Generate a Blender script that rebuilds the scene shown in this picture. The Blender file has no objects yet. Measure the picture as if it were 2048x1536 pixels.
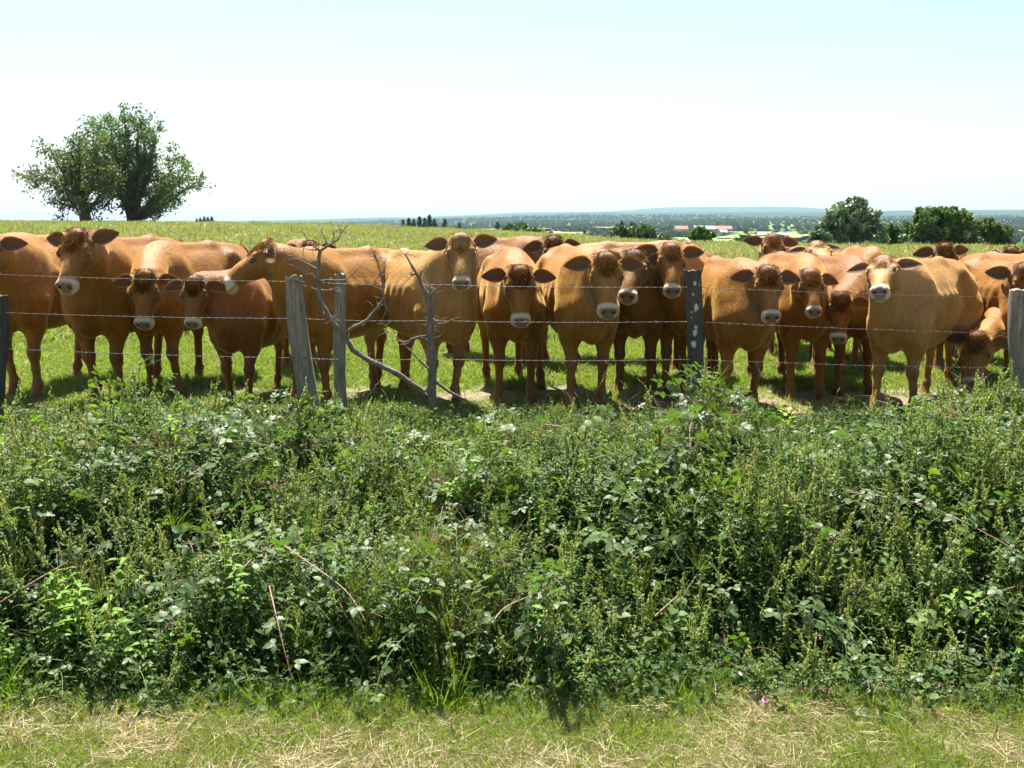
import bpy, math, random
import numpy as np
from mathutils import Vector, Matrix, Euler

random.seed(7)
rng = np.random.default_rng(11)
SC = bpy.context.scene
COL = SC.collection
R = math.radians

# ------------------------------------------------------------------ camera, sky, sun, exposure
EYE = 1.55
F = 2010.0
PITCH = math.atan((768 - 435) / F)
cam_d = bpy.data.cameras.new('camera')
cam = bpy.data.objects.new('camera', cam_d)
COL.objects.link(cam)
cam.location = (0, 0, EYE)
cam.rotation_euler = (math.pi / 2 - PITCH, 0, 0)
cam_d.sensor_width = 36
cam_d.lens = 36 * F / 2048
cam_d.clip_start = 0.05
cam_d.clip_end = 60000
SC.camera = cam

SUN_EL = R(66)
SUN_AZ = R(-14)            # measured from +Y towards +X: the sun stands ahead, a little to the left
world = bpy.data.worlds.new('World')
SC.world = world
world.use_nodes = True
wn = world.node_tree.nodes
wl = world.node_tree.links
sky = wn.new('ShaderNodeTexSky')
sky.sky_type = 'NISHITA'
sky.sun_disc = False
sky.sun_elevation = SUN_EL
sky.sun_rotation = SUN_AZ
sky.air_density = 1.0
sky.dust_density = 2.0
sky.ozone_density = 1.2
sky.altitude = 300
bg = wn['Background']
bg.inputs['Strength'].default_value = 0.057
wl.new(sky.outputs[0], bg.inputs[0])

sd = bpy.data.lights.new('sun', 'SUN')
sun = bpy.data.objects.new('sun', sd)
COL.objects.link(sun)
sd.energy = 5.0
sd.angle = R(0.53)
sd.color = (1.0, 0.955, 0.88)
sv = Vector((math.sin(SUN_AZ) * math.cos(SUN_EL), math.cos(SUN_AZ) * math.cos(SUN_EL), math.sin(SUN_EL)))
sun.rotation_euler = (-sv).to_track_quat('-Z', 'Y').to_euler()
sun.location = (-20, 60, 90)

SC.view_settings.view_transform = 'Standard'
SC.view_settings.look = 'None'
SC.view_settings.exposure = 1.9
SC.view_settings.gamma = 1
SC.view_settings.use_curve_mapping = False
SC.cycles.max_bounces = 8
SC.cycles.diffuse_bounces = 4
SC.cycles.glossy_bounces = 2
SC.cycles.transmission_bounces = 4
SC.cycles.volume_bounces = 1
SC.cycles.transparent_max_bounces = 8
SC.cycles.use_adaptive_sampling = True
SC.cycles.adaptive_threshold = 0.02
SC.cycles.use_denoising = True

fw = Vector((0, math.cos(PITCH), -math.sin(PITCH)))
up = Vector((0, math.sin(PITCH), math.cos(PITCH)))


def P(px, py, d):
    """the point at distance d (world Y) seen at a position of the photograph"""
    v = fw + Vector((1, 0, 0)) * ((px - 1024) / F) + up * ((768 - py) / F)
    return Vector((v.x * d / v.y, d, EYE + v.z * d / v.y))


def XA(px, d, z=0.0):
    """world x of column px at distance d for a thing standing at height z"""
    depth = d * math.cos(PITCH) + (EYE - z) * math.sin(PITCH)
    return (px - 1024) / F * depth


# ------------------------------------------------------------------ small helpers
def smooth(a, b, t):
    t = np.clip((np.asarray(t, float) - a) / (b - a), 0, 1)
    return t * t * (3 - 2 * t)


def _h(ix, iy, s):
    n = (ix.astype(np.int64) * 374761393 + iy.astype(np.int64) * 668265263 + s * 1442695041) & 0xffffffff
    n = ((n ^ (n >> 13)) * 1274126177) & 0xffffffff
    return ((n ^ (n >> 16)) & 0xffff) / 65535.0


def vnoise(x, y, s=0):
    x = np.asarray(x, float); y = np.asarray(y, float)
    ix = np.floor(x); iy = np.floor(y)
    fx = x - ix; fy = y - iy
    fx = fx * fx * (3 - 2 * fx); fy = fy * fy * (3 - 2 * fy)
    a = _h(ix, iy, s); b = _h(ix + 1, iy, s); c = _h(ix, iy + 1, s); d = _h(ix + 1, iy + 1, s)
    return (a + (b - a) * fx) * (1 - fy) + (c + (d - c) * fx) * fy


def fbm(x, y, s=0, o=4):
    r = 0; a = .5; t = 0
    for i in range(o):
        r = r + a * vnoise(x * 2 ** i, y * 2 ** i, s + i * 17); t += a; a *= .5
    return r / t


def tag(o, label=None, cat=None, group=None, kind=None):
    if label: o['label'] = label
    if cat: o['category'] = cat
    if group: o['group'] = group
    if kind: o['kind'] = kind
    return o


def empty(name, loc=(0, 0, 0), rz=0.0):
    o = bpy.data.objects.new(name, None)
    o.empty_display_size = .2
    COL.objects.link(o)
    o.location = loc
    o.rotation_euler = (0, 0, rz)
    return o


def mk_mesh(name, V, faces, mats, midx=None, smooth_=True, mask=None):
    """faces: list of int arrays (n,3) or (n,4)"""
    me = bpy.data.meshes.new(name)
    V = np.asarray(V, np.float32)
    me.vertices.add(len(V))
    me.vertices.foreach_set('co', V.ravel())
    lo = np.concatenate([f.ravel() for f in faces]).astype(np.int32)
    cnt = np.concatenate([np.full(len(f), f.shape[1], np.int32) for f in faces])
    st = np.concatenate([[0], np.cumsum(cnt)[:-1]]).astype(np.int32)
    me.loops.add(len(lo)); me.loops.foreach_set('vertex_index', lo)
    me.polygons.add(len(cnt)); me.polygons.foreach_set('loop_start', st)
    if midx is not None:
        me.polygons.foreach_set('material_index', np.asarray(midx, np.int32))
    for m in mats: me.materials.append(m)
    me.polygons.foreach_set('use_smooth', np.full(len(cnt), smooth_, bool))
    if mask is not None:
        at = me.attributes.new('mask', 'FLOAT_COLOR', 'POINT')
        c = np.ones((len(V), 4), np.float32); c[:, :mask.shape[1]] = mask
        at.data.foreach_set('color', c.ravel())
    me.update(calc_edges=True)
    me.validate()
    return me


def link(name, me, parent=None, loc=None):
    o = bpy.data.objects.new(name, me)
    COL.objects.link(o)
    if parent is not None: o.parent = parent
    if loc is not None: o.location = loc
    return o


def unit(v):
    v = np.asarray(v, float)
    return v / (np.linalg.norm(v) + 1e-12)


class MB:
    """collects shapes that become ONE mesh"""
    def __init__(s):
        s.V = []; s.Fc = []; s.M = []; s.n = 0

    def add(s, V, Fa, m=0):
        V = np.asarray(V, float); Fa = np.asarray(Fa, int)
        s.V.append(V); s.Fc.append(Fa + s.n); s.M.append(np.full(len(Fa), m)); s.n += len(V)

    def tube(s, pts, rad, n=6, m=0, cap=True, jit=0.0):
        pts = [np.asarray(p, float) for p in pts]
        k = len(pts)
        rad = np.broadcast_to(rad, (k,)) if np.ndim(rad) == 0 else np.asarray(rad)
        t = unit(pts[1] - pts[0])
        ref = np.array([0, 0, 1.]) if abs(t[2]) < .9 else np.array([1., 0, 0])
        u = unit(np.cross(ref, t))
        an = np.arange(n) * 2 * math.pi / n
        V = []
        for i in range(k):
            t = unit(pts[min(i + 1, k - 1)] - pts[max(i - 1, 0)])
            u = unit(u - t * np.dot(u, t)); w = np.cross(t, u)
            r = rad[i] * (1 + (rng.uniform(-jit, jit, n) if jit else 0))
            V.append(pts[i] + np.outer(np.cos(an) * r, u) + np.outer(np.sin(an) * r, w))
        V = np.concatenate(V)
        i, j = np.meshgrid(np.arange(k - 1), np.arange(n), indexing='ij')
        i = i.ravel(); j = j.ravel(); j2 = (j + 1) % n
        s.add(V, np.stack([i * n + j, i * n + j2, (i + 1) * n + j2, (i + 1) * n + j], 1), m)
        if cap:
            for e, base in ((0, 0), (1, (k - 1) * n)):
                c = pts[0] if e == 0 else pts[-1]
                Vc = np.vstack([V[base:base + n], c])
                q = np.arange(n); q2 = (q + 1) % n
                fc = np.stack([q2, q, np.full(n, n)], 1) if e == 0 else np.stack([q, q2, np.full(n, n)], 1)
                s.add(Vc, fc, m)

    def box(s, c, d, m=0, rz=0.0):
        x, y, z = np.asarray(d) / 2
        V = np.array([[a, b, e] for a in (-x, x) for b in (-y, y) for e in (-z, z)])
        ca, sa = math.cos(rz), math.sin(rz)
        V = V @ np.array([[ca, sa, 0], [-sa, ca, 0], [0, 0, 1]]) + np.asarray(c)
        s.add(V, [[0, 1, 3, 2], [4, 6, 7, 5], [0, 4, 5, 1], [2, 3, 7, 6], [0, 2, 6, 4], [1, 5, 7, 3]], m)

    def leaf(s, b, d, nrm, L, W, fold=.25, curl=.2, m=0, serr=0.0):
        """one leaf blade: folded along its midrib, curling down; d = direction, nrm = upper side"""
        d = unit(d); sd_ = unit(np.cross(d, nrm)); n = np.cross(sd_, d)
        tt = (0, .28, .62, 1.0)
        ww = (0, .85, .8, 0)
        mid = [np.asarray(b) + d * L * t - n * curl * L * t * t for t in tt]
        V = [mid[0]]
        for k in (1, 2):
            h = W * .5 * ww[k]
            V += [mid[k] - sd_ * h + n * h * fold, mid[k], mid[k] + sd_ * h + n * h * fold]
        V.append(mid[3])
        s.add(V, [[0, 2, 1], [0, 3, 2], [7, 4, 5], [7, 5, 6]], m)
        s.add([V[1], V[2], V[5], V[4], V[3], V[6]], [[0, 1, 2, 3], [1, 4, 5, 2]], m)

    def blade(s, b, d, L, W, droop=.3, m=0, seg=3, face=None):
        """grass blade as a narrow tapering strip"""
        d = unit(d)
        sd_ = unit(np.cross(d, rng.normal(size=3))) if face is None else unit(face)
        dn = np.array([0, 0, -1.])
        V = []; h = unit(np.array([d[0], d[1], 0]) + 1e-6)
        for i in range(seg + 1):
            t = i / seg
            c = np.asarray(b) + d * L * t + (dn * .7 + h * .5) * droop * L * t * t
            w = W * .5 * (1 - t ** 1.6)
            if i < seg: V += [c - sd_ * w, c + sd_ * w]
            else: V.append(c)
        fq = [[2 * i, 2 * i + 1, 2 * i + 3, 2 * i + 2] for i in range(seg - 1)]
        if fq: s.add(V[:-1], fq, m)
        s.add([V[-3], V[-2], V[-1]], [[0, 1, 2]], m)

    def mesh(s, name, mats, smooth_=True):
        V = np.concatenate(s.V)
        f3 = [(f, m) for f, m in zip(s.Fc, s.M) if f.shape[1] == 3]
        f4 = [(f, m) for f, m in zip(s.Fc, s.M) if f.shape[1] == 4]
        fa = []; mi = []
        for g in (f3, f4):
            if g:
                fa.append(np.concatenate([f for f, _ in g])); mi.append(np.concatenate([m for _, m in g]))
        return mk_mesh(name, V, fa, mats, np.concatenate(mi), smooth_)

    def build(s, name, mats, parent=None, smooth_=True, loc=None):
        if not isinstance(mats, (list, tuple)): mats = [mats]
        return link(name, s.mesh(name, mats, smooth_), parent, loc)


# ------------------------------------------------------------------ materials
class NT:
    def __init__(s, name):
        s.m = bpy.data.materials.new(name); s.m.use_nodes = True
        s.t = s.m.node_tree; s.b = s.t.nodes['Principled BSDF']; s.out = s.t.nodes['Material Output']

    def n(s, typ, **kw):
        nd = s.t.nodes.new(typ)
        for k, v in kw.items():
            if hasattr(nd, k) and not k[0].isupper(): setattr(nd, k, v)
            else: nd.inputs[k].default_value = v
        return nd

    def l(s, a, b): s.t.links.new(a, b)

    def noise(s, scale, detail=3, vec=None, rough=.55):
        nd = s.n('ShaderNodeTexNoise'); nd.inputs['Scale'].default_value = scale
        nd.inputs['Detail'].default_value = detail; nd.inputs['Roughness'].default_value = rough
        if vec is not None: s.l(vec, nd.inputs['Vector'])
        return nd.outputs[0]

    def coord(s, kind='Object', scale=None, rot=None):
        tc = s.n('ShaderNodeTexCoord')
        o = tc.outputs[kind]
        if scale is not None:
            mp = s.n('ShaderNodeMapping'); mp.inputs['Scale'].default_value = scale
            if rot: mp.inputs['Rotation'].default_value = rot
            s.l(o, mp.inputs[0]); o = mp.outputs[0]
        return o

    def ramp(s, fac, stops):
        r = s.n('ShaderNodeValToRGB'); e = r.color_ramp.elements
        while len(e) < len(stops): e.new(.5)
        for q, (p, c) in zip(e, stops):
            q.position = p; q.color = (*c, 1) if len(c) == 3 else c
        s.l(fac, r.inputs[0]); return r.outputs[0]

    def mix(s, fac, a, b, mode='MIX'):
        m = s.n('ShaderNodeMix', data_type='RGBA', blend_type=mode)
        for v, i in ((fac, 0), (a, 6), (b, 7)):
            if isinstance(v, (int, float)): m.inputs[i].default_value = v
            elif isinstance(v, tuple): m.inputs[i].default_value = (*v, 1) if len(v) == 3 else v
            else: s.l(v, m.inputs[i])
        return m.outputs[2]

    def math(s, op, a, b=0.0):
        m = s.n('ShaderNodeMath', operation=op)
        for v, i in ((a, 0), (b, 1)):
            if isinstance(v, (int, float)): m.inputs[i].default_value = v
            else: s.l(v, m.inputs[i])
        return m.outputs[0]

    def bump(s, h, strength=.3, dist=.01):
        b = s.n('ShaderNodeBump'); b.inputs['Strength'].default_value = strength
        b.inputs['Distance'].default_value = dist
        s.l(h, b.inputs['Height']); s.l(b.outputs[0], s.b.inputs['Normal']); return b


def leaf_mat(name, c1, c2, trans=.35, rough=.45, tint=(1.5, 1.6, .5), spec=.5, vein=0, nscale=3.0):
    """two-tone foliage: varies per plant and over each plant, lets light through"""
    q = NT(name)
    oi = q.n('ShaderNodeObjectInfo')
    ge = q.n('ShaderNodeNewGeometry')
    nz = q.noise(nscale, 2, q.coord('Object'))
    f = q.math('ADD', q.math('MULTIPLY', oi.outputs['Random'], .45), q.math('MULTIPLY', nz, .6))
    f = q.math('ADD', f, q.math('MULTIPLY', ge.outputs['Random Per Island'], .35))
    f = q.math('SUBTRACT', f, .2)
    c = q.mix(f, c1, c2)
    q.l(c, q.b.inputs['Base Color'])
    q.b.inputs['Roughness'].default_value = rough
    q.b.inputs['Specular IOR Level'].default_value = spec
    tr = q.n('ShaderNodeBsdfTranslucent')
    q.l(q.mix(1.0, c, tint, 'MULTIPLY'), tr.inputs[0])
    ms = q.n('ShaderNodeMixShader'); ms.inputs[0].default_value = trans
    q.l(q.b.outputs[0], ms.inputs[1]); q.l(tr.outputs[0], ms.inputs[2]); q.l(ms.outputs[0], q.out.inputs[0])
    return q.m


def plain(name, c, rough=.8, var=.3, scale=20, bump=.0, spec=.3, stretch=None, bd=.01):
    q = NT(name)
    v = q.coord('Object', stretch) if stretch else q.coord('Object')
    nz = q.noise(scale, 5, v, .65)
    d = tuple(x * (1 - var) for x in c); e = tuple(min(1, x * (1 + var)) for x in c)
    q.l(q.ramp(nz, [(.3, d), (.7, e)]), q.b.inputs['Base Color'])
    q.b.inputs['Roughness'].default_value = rough
    q.b.inputs['Specular IOR Level'].default_value = spec
    if bump: q.bump(nz, bump, bd)
    return q.m


M = {}
M['bramble'] = leaf_mat('bramble_leaf', (.038, .075, .018), (.092, .142, .046), .33, .5, (1.4, 1.7, .5), .32)
M['weed'] = leaf_mat('weed_leaf', (.048, .098, .014), (.12, .19, .032), .4, .55, spec=.25)
M['nettle'] = leaf_mat('nettle_leaf', (.09, .19, .018), (.18, .31, .035), .45, .55, spec=.25)
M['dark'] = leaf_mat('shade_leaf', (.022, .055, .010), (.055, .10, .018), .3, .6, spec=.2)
M['seed'] = leaf_mat('seed_spike', (.20, .26, .06), (.36, .38, .12), .35, .7, (1.2, 1.2, .6))
M['grass'] = leaf_mat('grass_blade', (.085, .12, .018), (.18, .22, .055), .45, .5, (1.5, 1.6, .4), .25)
M['lush'] = leaf_mat('lush_grass', (.09, .16, .018), (.18, .26, .04), .5, .45, (1.5, 1.6, .4), .3)
M['straw'] = leaf_mat('straw', (.30, .22, .12), (.52, .43, .27), .25, .6, (1.2, 1.1, .8))
M['stalk'] = leaf_mat('dry_stalk', (.24, .16, .08), (.42, .31, .18), .2, .6, (1.2, 1.1, .8))
M['cane'] = leaf_mat('bramble_cane', (.12, .04, .03), (.20, .10, .07), .05, .5)
M['stemgreen'] = leaf_mat('green_stem', (.10, .15, .04), (.18, .22, .07), .2, .6)
M['rust'] = leaf_mat('rusty_leaf', (.30, .13, .05), (.42, .24, .09), .35, .6, (1.3, 1.0, .6))
M['lime'] = leaf_mat('lime_leaf', (.30, .42, .03), (.42, .52, .05), .5, .5, (1.2, 1.3, .3))
M['oak'] = leaf_mat('oak_leaf', (.038, .085, .030), (.10, .15, .055), .35, .55, (1.3, 1.5, .5), .4, nscale=.35)
M['oak2'] = leaf_mat('olive_leaf', (.055, .085, .018), (.12, .14, .035), .35, .55, (1.3, 1.4, .5), .4, nscale=.35)
M['hedge'] = leaf_mat('hedge_leaf', (.04, .085, .02), (.11, .16, .04), .32, .5, (1.3, 1.5, .5), .5, nscale=.4)
M['pale'] = leaf_mat('silver_leaf', (.08, .13, .065), (.17, .22, .12), .25, .45, (1.2, 1.4, .7), .6, nscale=.5)
M['conifer'] = leaf_mat('conifer_needles', (.015, .032, .016), (.04, .06, .028), .1, .6, (1.2, 1.4, .6), .3, nscale=.5)
M['fartree'] = leaf_mat('far_leaf', (.030, .062, .018), (.075, .11, .032), .15, .6, (1.2, 1.4, .6), .2, nscale=.1)
M['bark'] = plain('bark', (.10, .08, .06), .9, .35, 8, .6, stretch=(1, 1, .25))
M['blush'] = plain('pale_petal', (.55, .38, .42), .7, .15, 40)
M['pink'] = plain('pink_petal', (.75, .16, .45), .6, .15, 40)

# ------------------------------------------------------------------ the lie of the land
UK = [-.5, -.26, -.12, 0, .137, .33, .5]
ZK = [1.03, .88, .62, .2, -.35, -.33, -.12]
DF = [420, 800, 1200, 2000, 3500, 5000, 6500, 9000, 11000, 13000]
ZR = [-24, -24, -22, -16, -6, 12, 26, 45, 72, 40]
ZL = [-24, -27, -28, -29, -30, -30, -30, -55, -75, -95]


def crest(u):
    return 76 - 56 * np.clip(u, -.6, .6)


def verge_edge(x):
    return 3.70 + .12 * (fbm(np.asarray(x) * 1.3, 0 * np.asarray(x) + 3.1, 5, 3) - .5)


def ground_z(x, y):
    x = np.asarray(x, float); y = np.asarray(y, float)
    d = np.hypot(x, y); u = np.clip(x / np.maximum(np.abs(y), .5), -.6, .6)
    D = crest(u); zc = np.interp(u, UK, ZK)
    z = zc * smooth(9, D, d)
    z = z - (24 + zc) * smooth(D, 430, d)
    zv = np.interp(d, DF, ZR) * smooth(-.28, .08, u) + np.interp(d, DF, ZL) * (1 - smooth(-.28, .08, u))
    zv = zv + np.clip(d / 6000, 0, 1) * 60 * (fbm(x / 1300 + 7, y / 1300, 3, 4) - .5)
    zv = zv + 34 * np.exp(-((d - 11000) / 900) ** 2) * smooth(.10, .16, u) * (1 - smooth(.27, .34, u))
    z = np.where(d > 430, zv + (z - zv) * (1 - smooth(430, 520, d)), z)
    z = z + .10 * (fbm(x / 3.5, y / 3.5, 9, 3) - .5) * smooth(12, 22, d) * (1 - smooth(200, 400, d))
    # the ditch and the bank in front of the fence
    e = verge_edge(x)
    low = .35 + .18 * smooth(0, .4, y - e) * (1 + (fbm(x * .9, y * .9, 21, 3) - .5))
    z = z - low * (1 - smooth(.4, 2.2, y - e))
    z = z + .05 * (fbm(x * 2.2, y * 2.2, 31, 4) - .5)
    return z


def pasture_mat():
    q = NT('pasture_ground')
    co = q.coord('Object')
    big = q.noise(.55, 4, co, .6); fine = q.noise(14, 4, co, .7); far = q.noise(.06, 3, co)
    soil = q.ramp(fine, [(.3, (.06, .045, .025)), (.7, (.22, .16, .09))])  # trampled earth, darkened to paint in part of the herd's shadow
    gr = q.ramp(fine, [(.3, (.05, .09, .02)), (.7, (.12, .17, .045))])
    hay = q.ramp(far, [(.4, (.09, .14, .035)), (.65, (.17, .18, .07))])
    sp = q.n('ShaderNodeSeparateXYZ'); q.l(co, sp.inputs[0])
    y = sp.outputs[1]
    mr = q.n('ShaderNodeMapRange'); mr.inputs[1].default_value = 9; mr.inputs[2].default_value = 30; q.l(y, mr.inputs[0])
    g = q.mix(mr.outputs[0], gr, hay)
    m2 = q.n('ShaderNodeMapRange'); m2.inputs[1].default_value = 9.6; m2.inputs[2].default_value = 8.6; q.l(y, m2.inputs[0])
    bare = q.math('MULTIPLY', m2.outputs[0], q.ramp(big, [(.30, (0, 0, 0)), (.42, (1, 1, 1))]))
    q.l(q.mix(bare, g, soil), q.b.inputs['Base Color'])
    q.b.inputs['Roughness'].default_value = .95
    q.bump(fine, .6, .03)
    return q.m


def valley_mat():
    q = NT('valley_fields')
    co = q.coord('Object', (1 / 230, 1 / 420, 0))
    vo = q.n('ShaderNodeTexVoronoi'); vo.inputs['Scale'].default_value = 1.0; q.l(co, vo.inputs['Vector'])
    sx = q.n('ShaderNodeSeparateXYZ'); q.l(vo.outputs['Color'], sx.inputs[0])
    c = q.ramp(sx.outputs[0], [(.0, (.045, .075, .025)), (.45, (.07, .12, .03)), (.62, (.12, .16, .05)), (.78, (.10, .13, .045)), (.92, (.28, .23, .12))])
    c.node.color_ramp.interpolation = 'CONSTANT'
    nz = q.noise(1.0, 4, q.coord('Object', (.03, .03, .03)), .7)
    q.l(q.mix(.6, c, q.ramp(nz, [(.3, (.35, .4, .35)), (.7, (1.2, 1.2, 1.1))]), 'MULTIPLY'), q.b.inputs['Base Color'])
    q.b.inputs['Roughness'].default_value = 1
    q.b.inputs['Specular IOR Level'].default_value = .1
    return q.m


def hills_mat():
    q = NT('wooded_hills')
    nz = q.noise(1.0, 5, q.coord('Object', (1 / 160, 1 / 260, 1 / 60)), .65)
    q.l(q.ramp(nz, [(.35, (.014, .030, .014)), (.60, (.030, .055, .022)), (.70, (.09, .12, .05)), (.76, (.03, .05, .022))]), q.b.inputs['Base Color'])
    q.b.inputs['Roughness'].default_value = 1
    q.b.inputs['Specular IOR Level'].default_value = .05
    return q.m


M['pasture'] = pasture_mat()
M['valley'] = valley_mat()
M['hills'] = hills_mat()
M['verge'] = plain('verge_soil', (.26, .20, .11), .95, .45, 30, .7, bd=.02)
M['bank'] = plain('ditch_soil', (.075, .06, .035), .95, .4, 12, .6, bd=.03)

an = np.concatenate([np.arange(-45, 45, .4), np.arange(45, 315, 4.5)]) * math.pi / 180
rr = [.6]
while rr[-1] < 13500: rr.append(rr[-1] * (1.03 if rr[-1] < 120 else 1.022 if rr[-1] < 9000 else 1.03))
rr = np.array(rr)
A, RR = np.meshgrid(an, rr)
GX = RR * np.sin(A); GY = RR * np.cos(A)
GZ = ground_z(GX, GY)
na = len(an); nr = len(rr)
V = np.stack([GX.ravel(), GY.ravel(), GZ.ravel()], 1)
V = np.vstack([V, [[0, 0, float(ground_z(0, 0))]]])
i, j = np.meshgrid(np.arange(nr - 1), np.arange(na), indexing='ij')
i = i.ravel(); j = j.ravel(); j2 = (j + 1) % na
Q = np.stack([i * na + j, (i + 1) * na + j, (i + 1) * na + j2, i * na + j2], 1)[:, ::-1]
cx = V[Q].mean(1)
dd = np.hypot(cx[:, 0], cx[:, 1]); uu = cx[:, 0] / np.maximum(np.abs(cx[:, 1]), .5)
cls = np.where(dd > 4300, 4, np.where(dd > crest(uu) + 45, 3, np.where(cx[:, 1] > 7.15, 2, np.where(cx[:, 1] > 3.70, 1, 0))))


def sheet(name, F4, mat, extra=None):
    ids = np.unique(F4 if extra is None else np.concatenate([F4.ravel(), extra.ravel()]))
    mp = np.full(len(V), -1); mp[ids] = np.arange(len(ids))
    fl = [mp[F4]] if extra is None else [mp[extra], mp[F4]]
    return tag(link(name, mk_mesh(name, V[ids], fl, [mat])), kind='structure')


fan = np.stack([np.full(na, len(V) - 1), np.arange(na), (np.arange(na) + 1) % na], 1)[:, [0, 2, 1]]
sheet('verge', Q[cls == 0], M['verge'], fan)
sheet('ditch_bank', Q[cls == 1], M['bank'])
sheet('pasture', Q[cls == 2], M['pasture'])
sheet('valley', Q[cls == 3], M['valley'])
sheet('hills', Q[cls == 4], M['hills'])

# ------------------------------------------------------------------ the air between here and the hills
hz = MB(); hz.box((0, 0, 0), (27400, 27400, 270))
hb = hz.build('haze', [bpy.data.materials.new('haze_air')], smooth_=False, loc=(0, 0, 60))
tag(hb, kind='stuff')
hm = hb.data.materials[0]; hm.use_nodes = True
for nd in list(hm.node_tree.nodes):
    if nd.type == 'BSDF_PRINCIPLED': hm.node_tree.nodes.remove(nd)
pv = hm.node_tree.nodes.new('ShaderNodeVolumePrincipled')
pv.inputs['Color'].default_value = (.52, .74, 1, 1)
pv.inputs['Density'].default_value = 4.2e-5
pv.inputs['Anisotropy'].default_value = .2
hm.node_tree.links.new(pv.outputs[0], hm.node_tree.nodes['Material Output'].inputs['Volume'])


# ------------------------------------------------------------------ scattering of uncountable growth
def scatter(name, kit, pts, rot, scl, idx, label=None):
    """one stuff object: pts with a plant of the kit on each"""
    me = bpy.data.meshes.new(name)
    me.vertices.add(len(pts)); me.vertices.foreach_set('co', np.asarray(pts, np.float32).ravel())
    for nm, ty, dat, key in (('rot', 'FLOAT_VECTOR', rot, 'vector'), ('scl', 'FLOAT', scl, 'value'), ('pick', 'INT', idx, 'value')):
        a = me.attributes.new(nm, ty, 'POINT')
        a.data.foreach_set(key, np.asarray(dat, np.int32 if ty == 'INT' else np.float32).ravel())
    o = link(name, me)
    tag(o, kind='stuff')
    if label: o['label'] = label
    c = bpy.data.collections.new(name + '_kit')
    for k, m in enumerate(kit):
        c.objects.link(bpy.data.objects.new('%s_%02d' % (name, k), m))
    g = bpy.data.node_groups.new(name, 'GeometryNodeTree')
    g.interface.new_socket('Geometry', in_out='INPUT', socket_type='NodeSocketGeometry')
    g.interface.new_socket('Geometry', in_out='OUTPUT', socket_type='NodeSocketGeometry')
    gi = g.nodes.new('NodeGroupInput'); go = g.nodes.new('NodeGroupOutput')
    ci = g.nodes.new('GeometryNodeCollectionInfo'); ci.inputs[0].default_value = c
    ci.inputs['Separate Children'].default_value = True; ci.inputs['Reset Children'].default_value = True
    ip = g.nodes.new('GeometryNodeInstanceOnPoints'); ip.inputs['Pick Instance'].default_value = True
    g.links.new(gi.outputs[0], ip.inputs['Points']); g.links.new(ci.outputs[0], ip.inputs['Instance'])
    for nm, ty, sock in (('rot', 'FLOAT_VECTOR', 'Rotation'), ('scl', 'FLOAT', 'Scale'), ('pick', 'INT', 'Instance Index')):
        na_ = g.nodes.new('GeometryNodeInputNamedAttribute'); na_.data_type = ty; na_.inputs[0].default_value = nm
        s_ = [x for x in na_.outputs if x.enabled and x.name == 'Attribute'][0]
        if nm == 'rot':
            e2 = g.nodes.new('FunctionNodeEulerToRotation'); g.links.new(s_, e2.inputs[0]); s_ = e2.outputs[0]
        g.links.new(s_, ip.inputs[sock])
    g.links.new(ip.outputs[0], go.inputs[0])
    md = o.modifiers.new('scatter', 'NODES'); md.node_group = g
    return o


def rots(n, tilt=.15):
    return np.stack([rng.normal(0, tilt, n), rng.normal(0, tilt, n), rng.uniform(0, 6.283, n)], 1)

# ------------------------------------------------------------------ cattle
def coat_mat():
    q = NT('coat')
    oi = q.n('ShaderNodeObjectInfo')
    at = q.n('ShaderNodeAttribute', attribute_name='mask')
    sp = q.n('ShaderNodeSeparateColor'); q.l(at.outputs['Color'], sp.inputs[0])
    co = q.coord('Object', (5, 12, 1.5), (0, .5, 0))
    streak = q.noise(7, 5, co, .7)
    fine = q.noise(60, 3, q.coord('Object', (.6, 1, .35), (0, .5, 0)), .7)
    big = q.noise(2.2, 3, q.coord('Object'), .5)
    dark = q.mix(1.0, oi.outputs['Color'], (.62, .52, .45), 'MULTIPLY')
    lite = q.mix(1.0, oi.outputs['Color'], (1.3, 1.35, 1.35), 'MULTIPLY')
    f = q.math('ADD', q.math('MULTIPLY', streak, .65), q.math('MULTIPLY', big, .7))
    c = q.mix(q.ramp(f, [(.46, (0, 0, 0)), (.84, (1, 1, 1))]), dark, lite)
    c = q.mix(q.math('MULTIPLY', fine, .20), c, dark)
    edge = q.math('ADD', sp.outputs[0], q.math('MULTIPLY', q.math('SUBTRACT', fine, .5), .5))
    c = q.mix(q.ramp(edge, [(.25, (0, 0, 0)), (.75, (1, 1, 1))]), c, (.50, .41, .29))
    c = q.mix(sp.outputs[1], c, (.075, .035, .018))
    c = q.mix(sp.outputs[2], c, (.17, .115, .095))
    q.l(c, q.b.inputs['Base Color'])
    q.b.inputs['Roughness'].default_value = .46
    q.b.inputs['Specular IOR Level'].default_value = .22
    q.b.inputs['Sheen Weight'].default_value = .42
    q.b.inputs['Sheen Roughness'].default_value = .3
    q.b.inputs['Sheen Tint'].default_value = (1, .66, .25, 1)
    med = q.noise(1.0, 3, q.coord('Object', (4, 7, 3), (0, .3, 0)), .5)
    q.bump(q.math('ADD', q.math('MULTIPLY', med, 1.1), q.math('ADD', q.math('MULTIPLY', streak, .55), q.math('MULTIPLY', fine, .06))), .45, .04)
    return q.m


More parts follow.
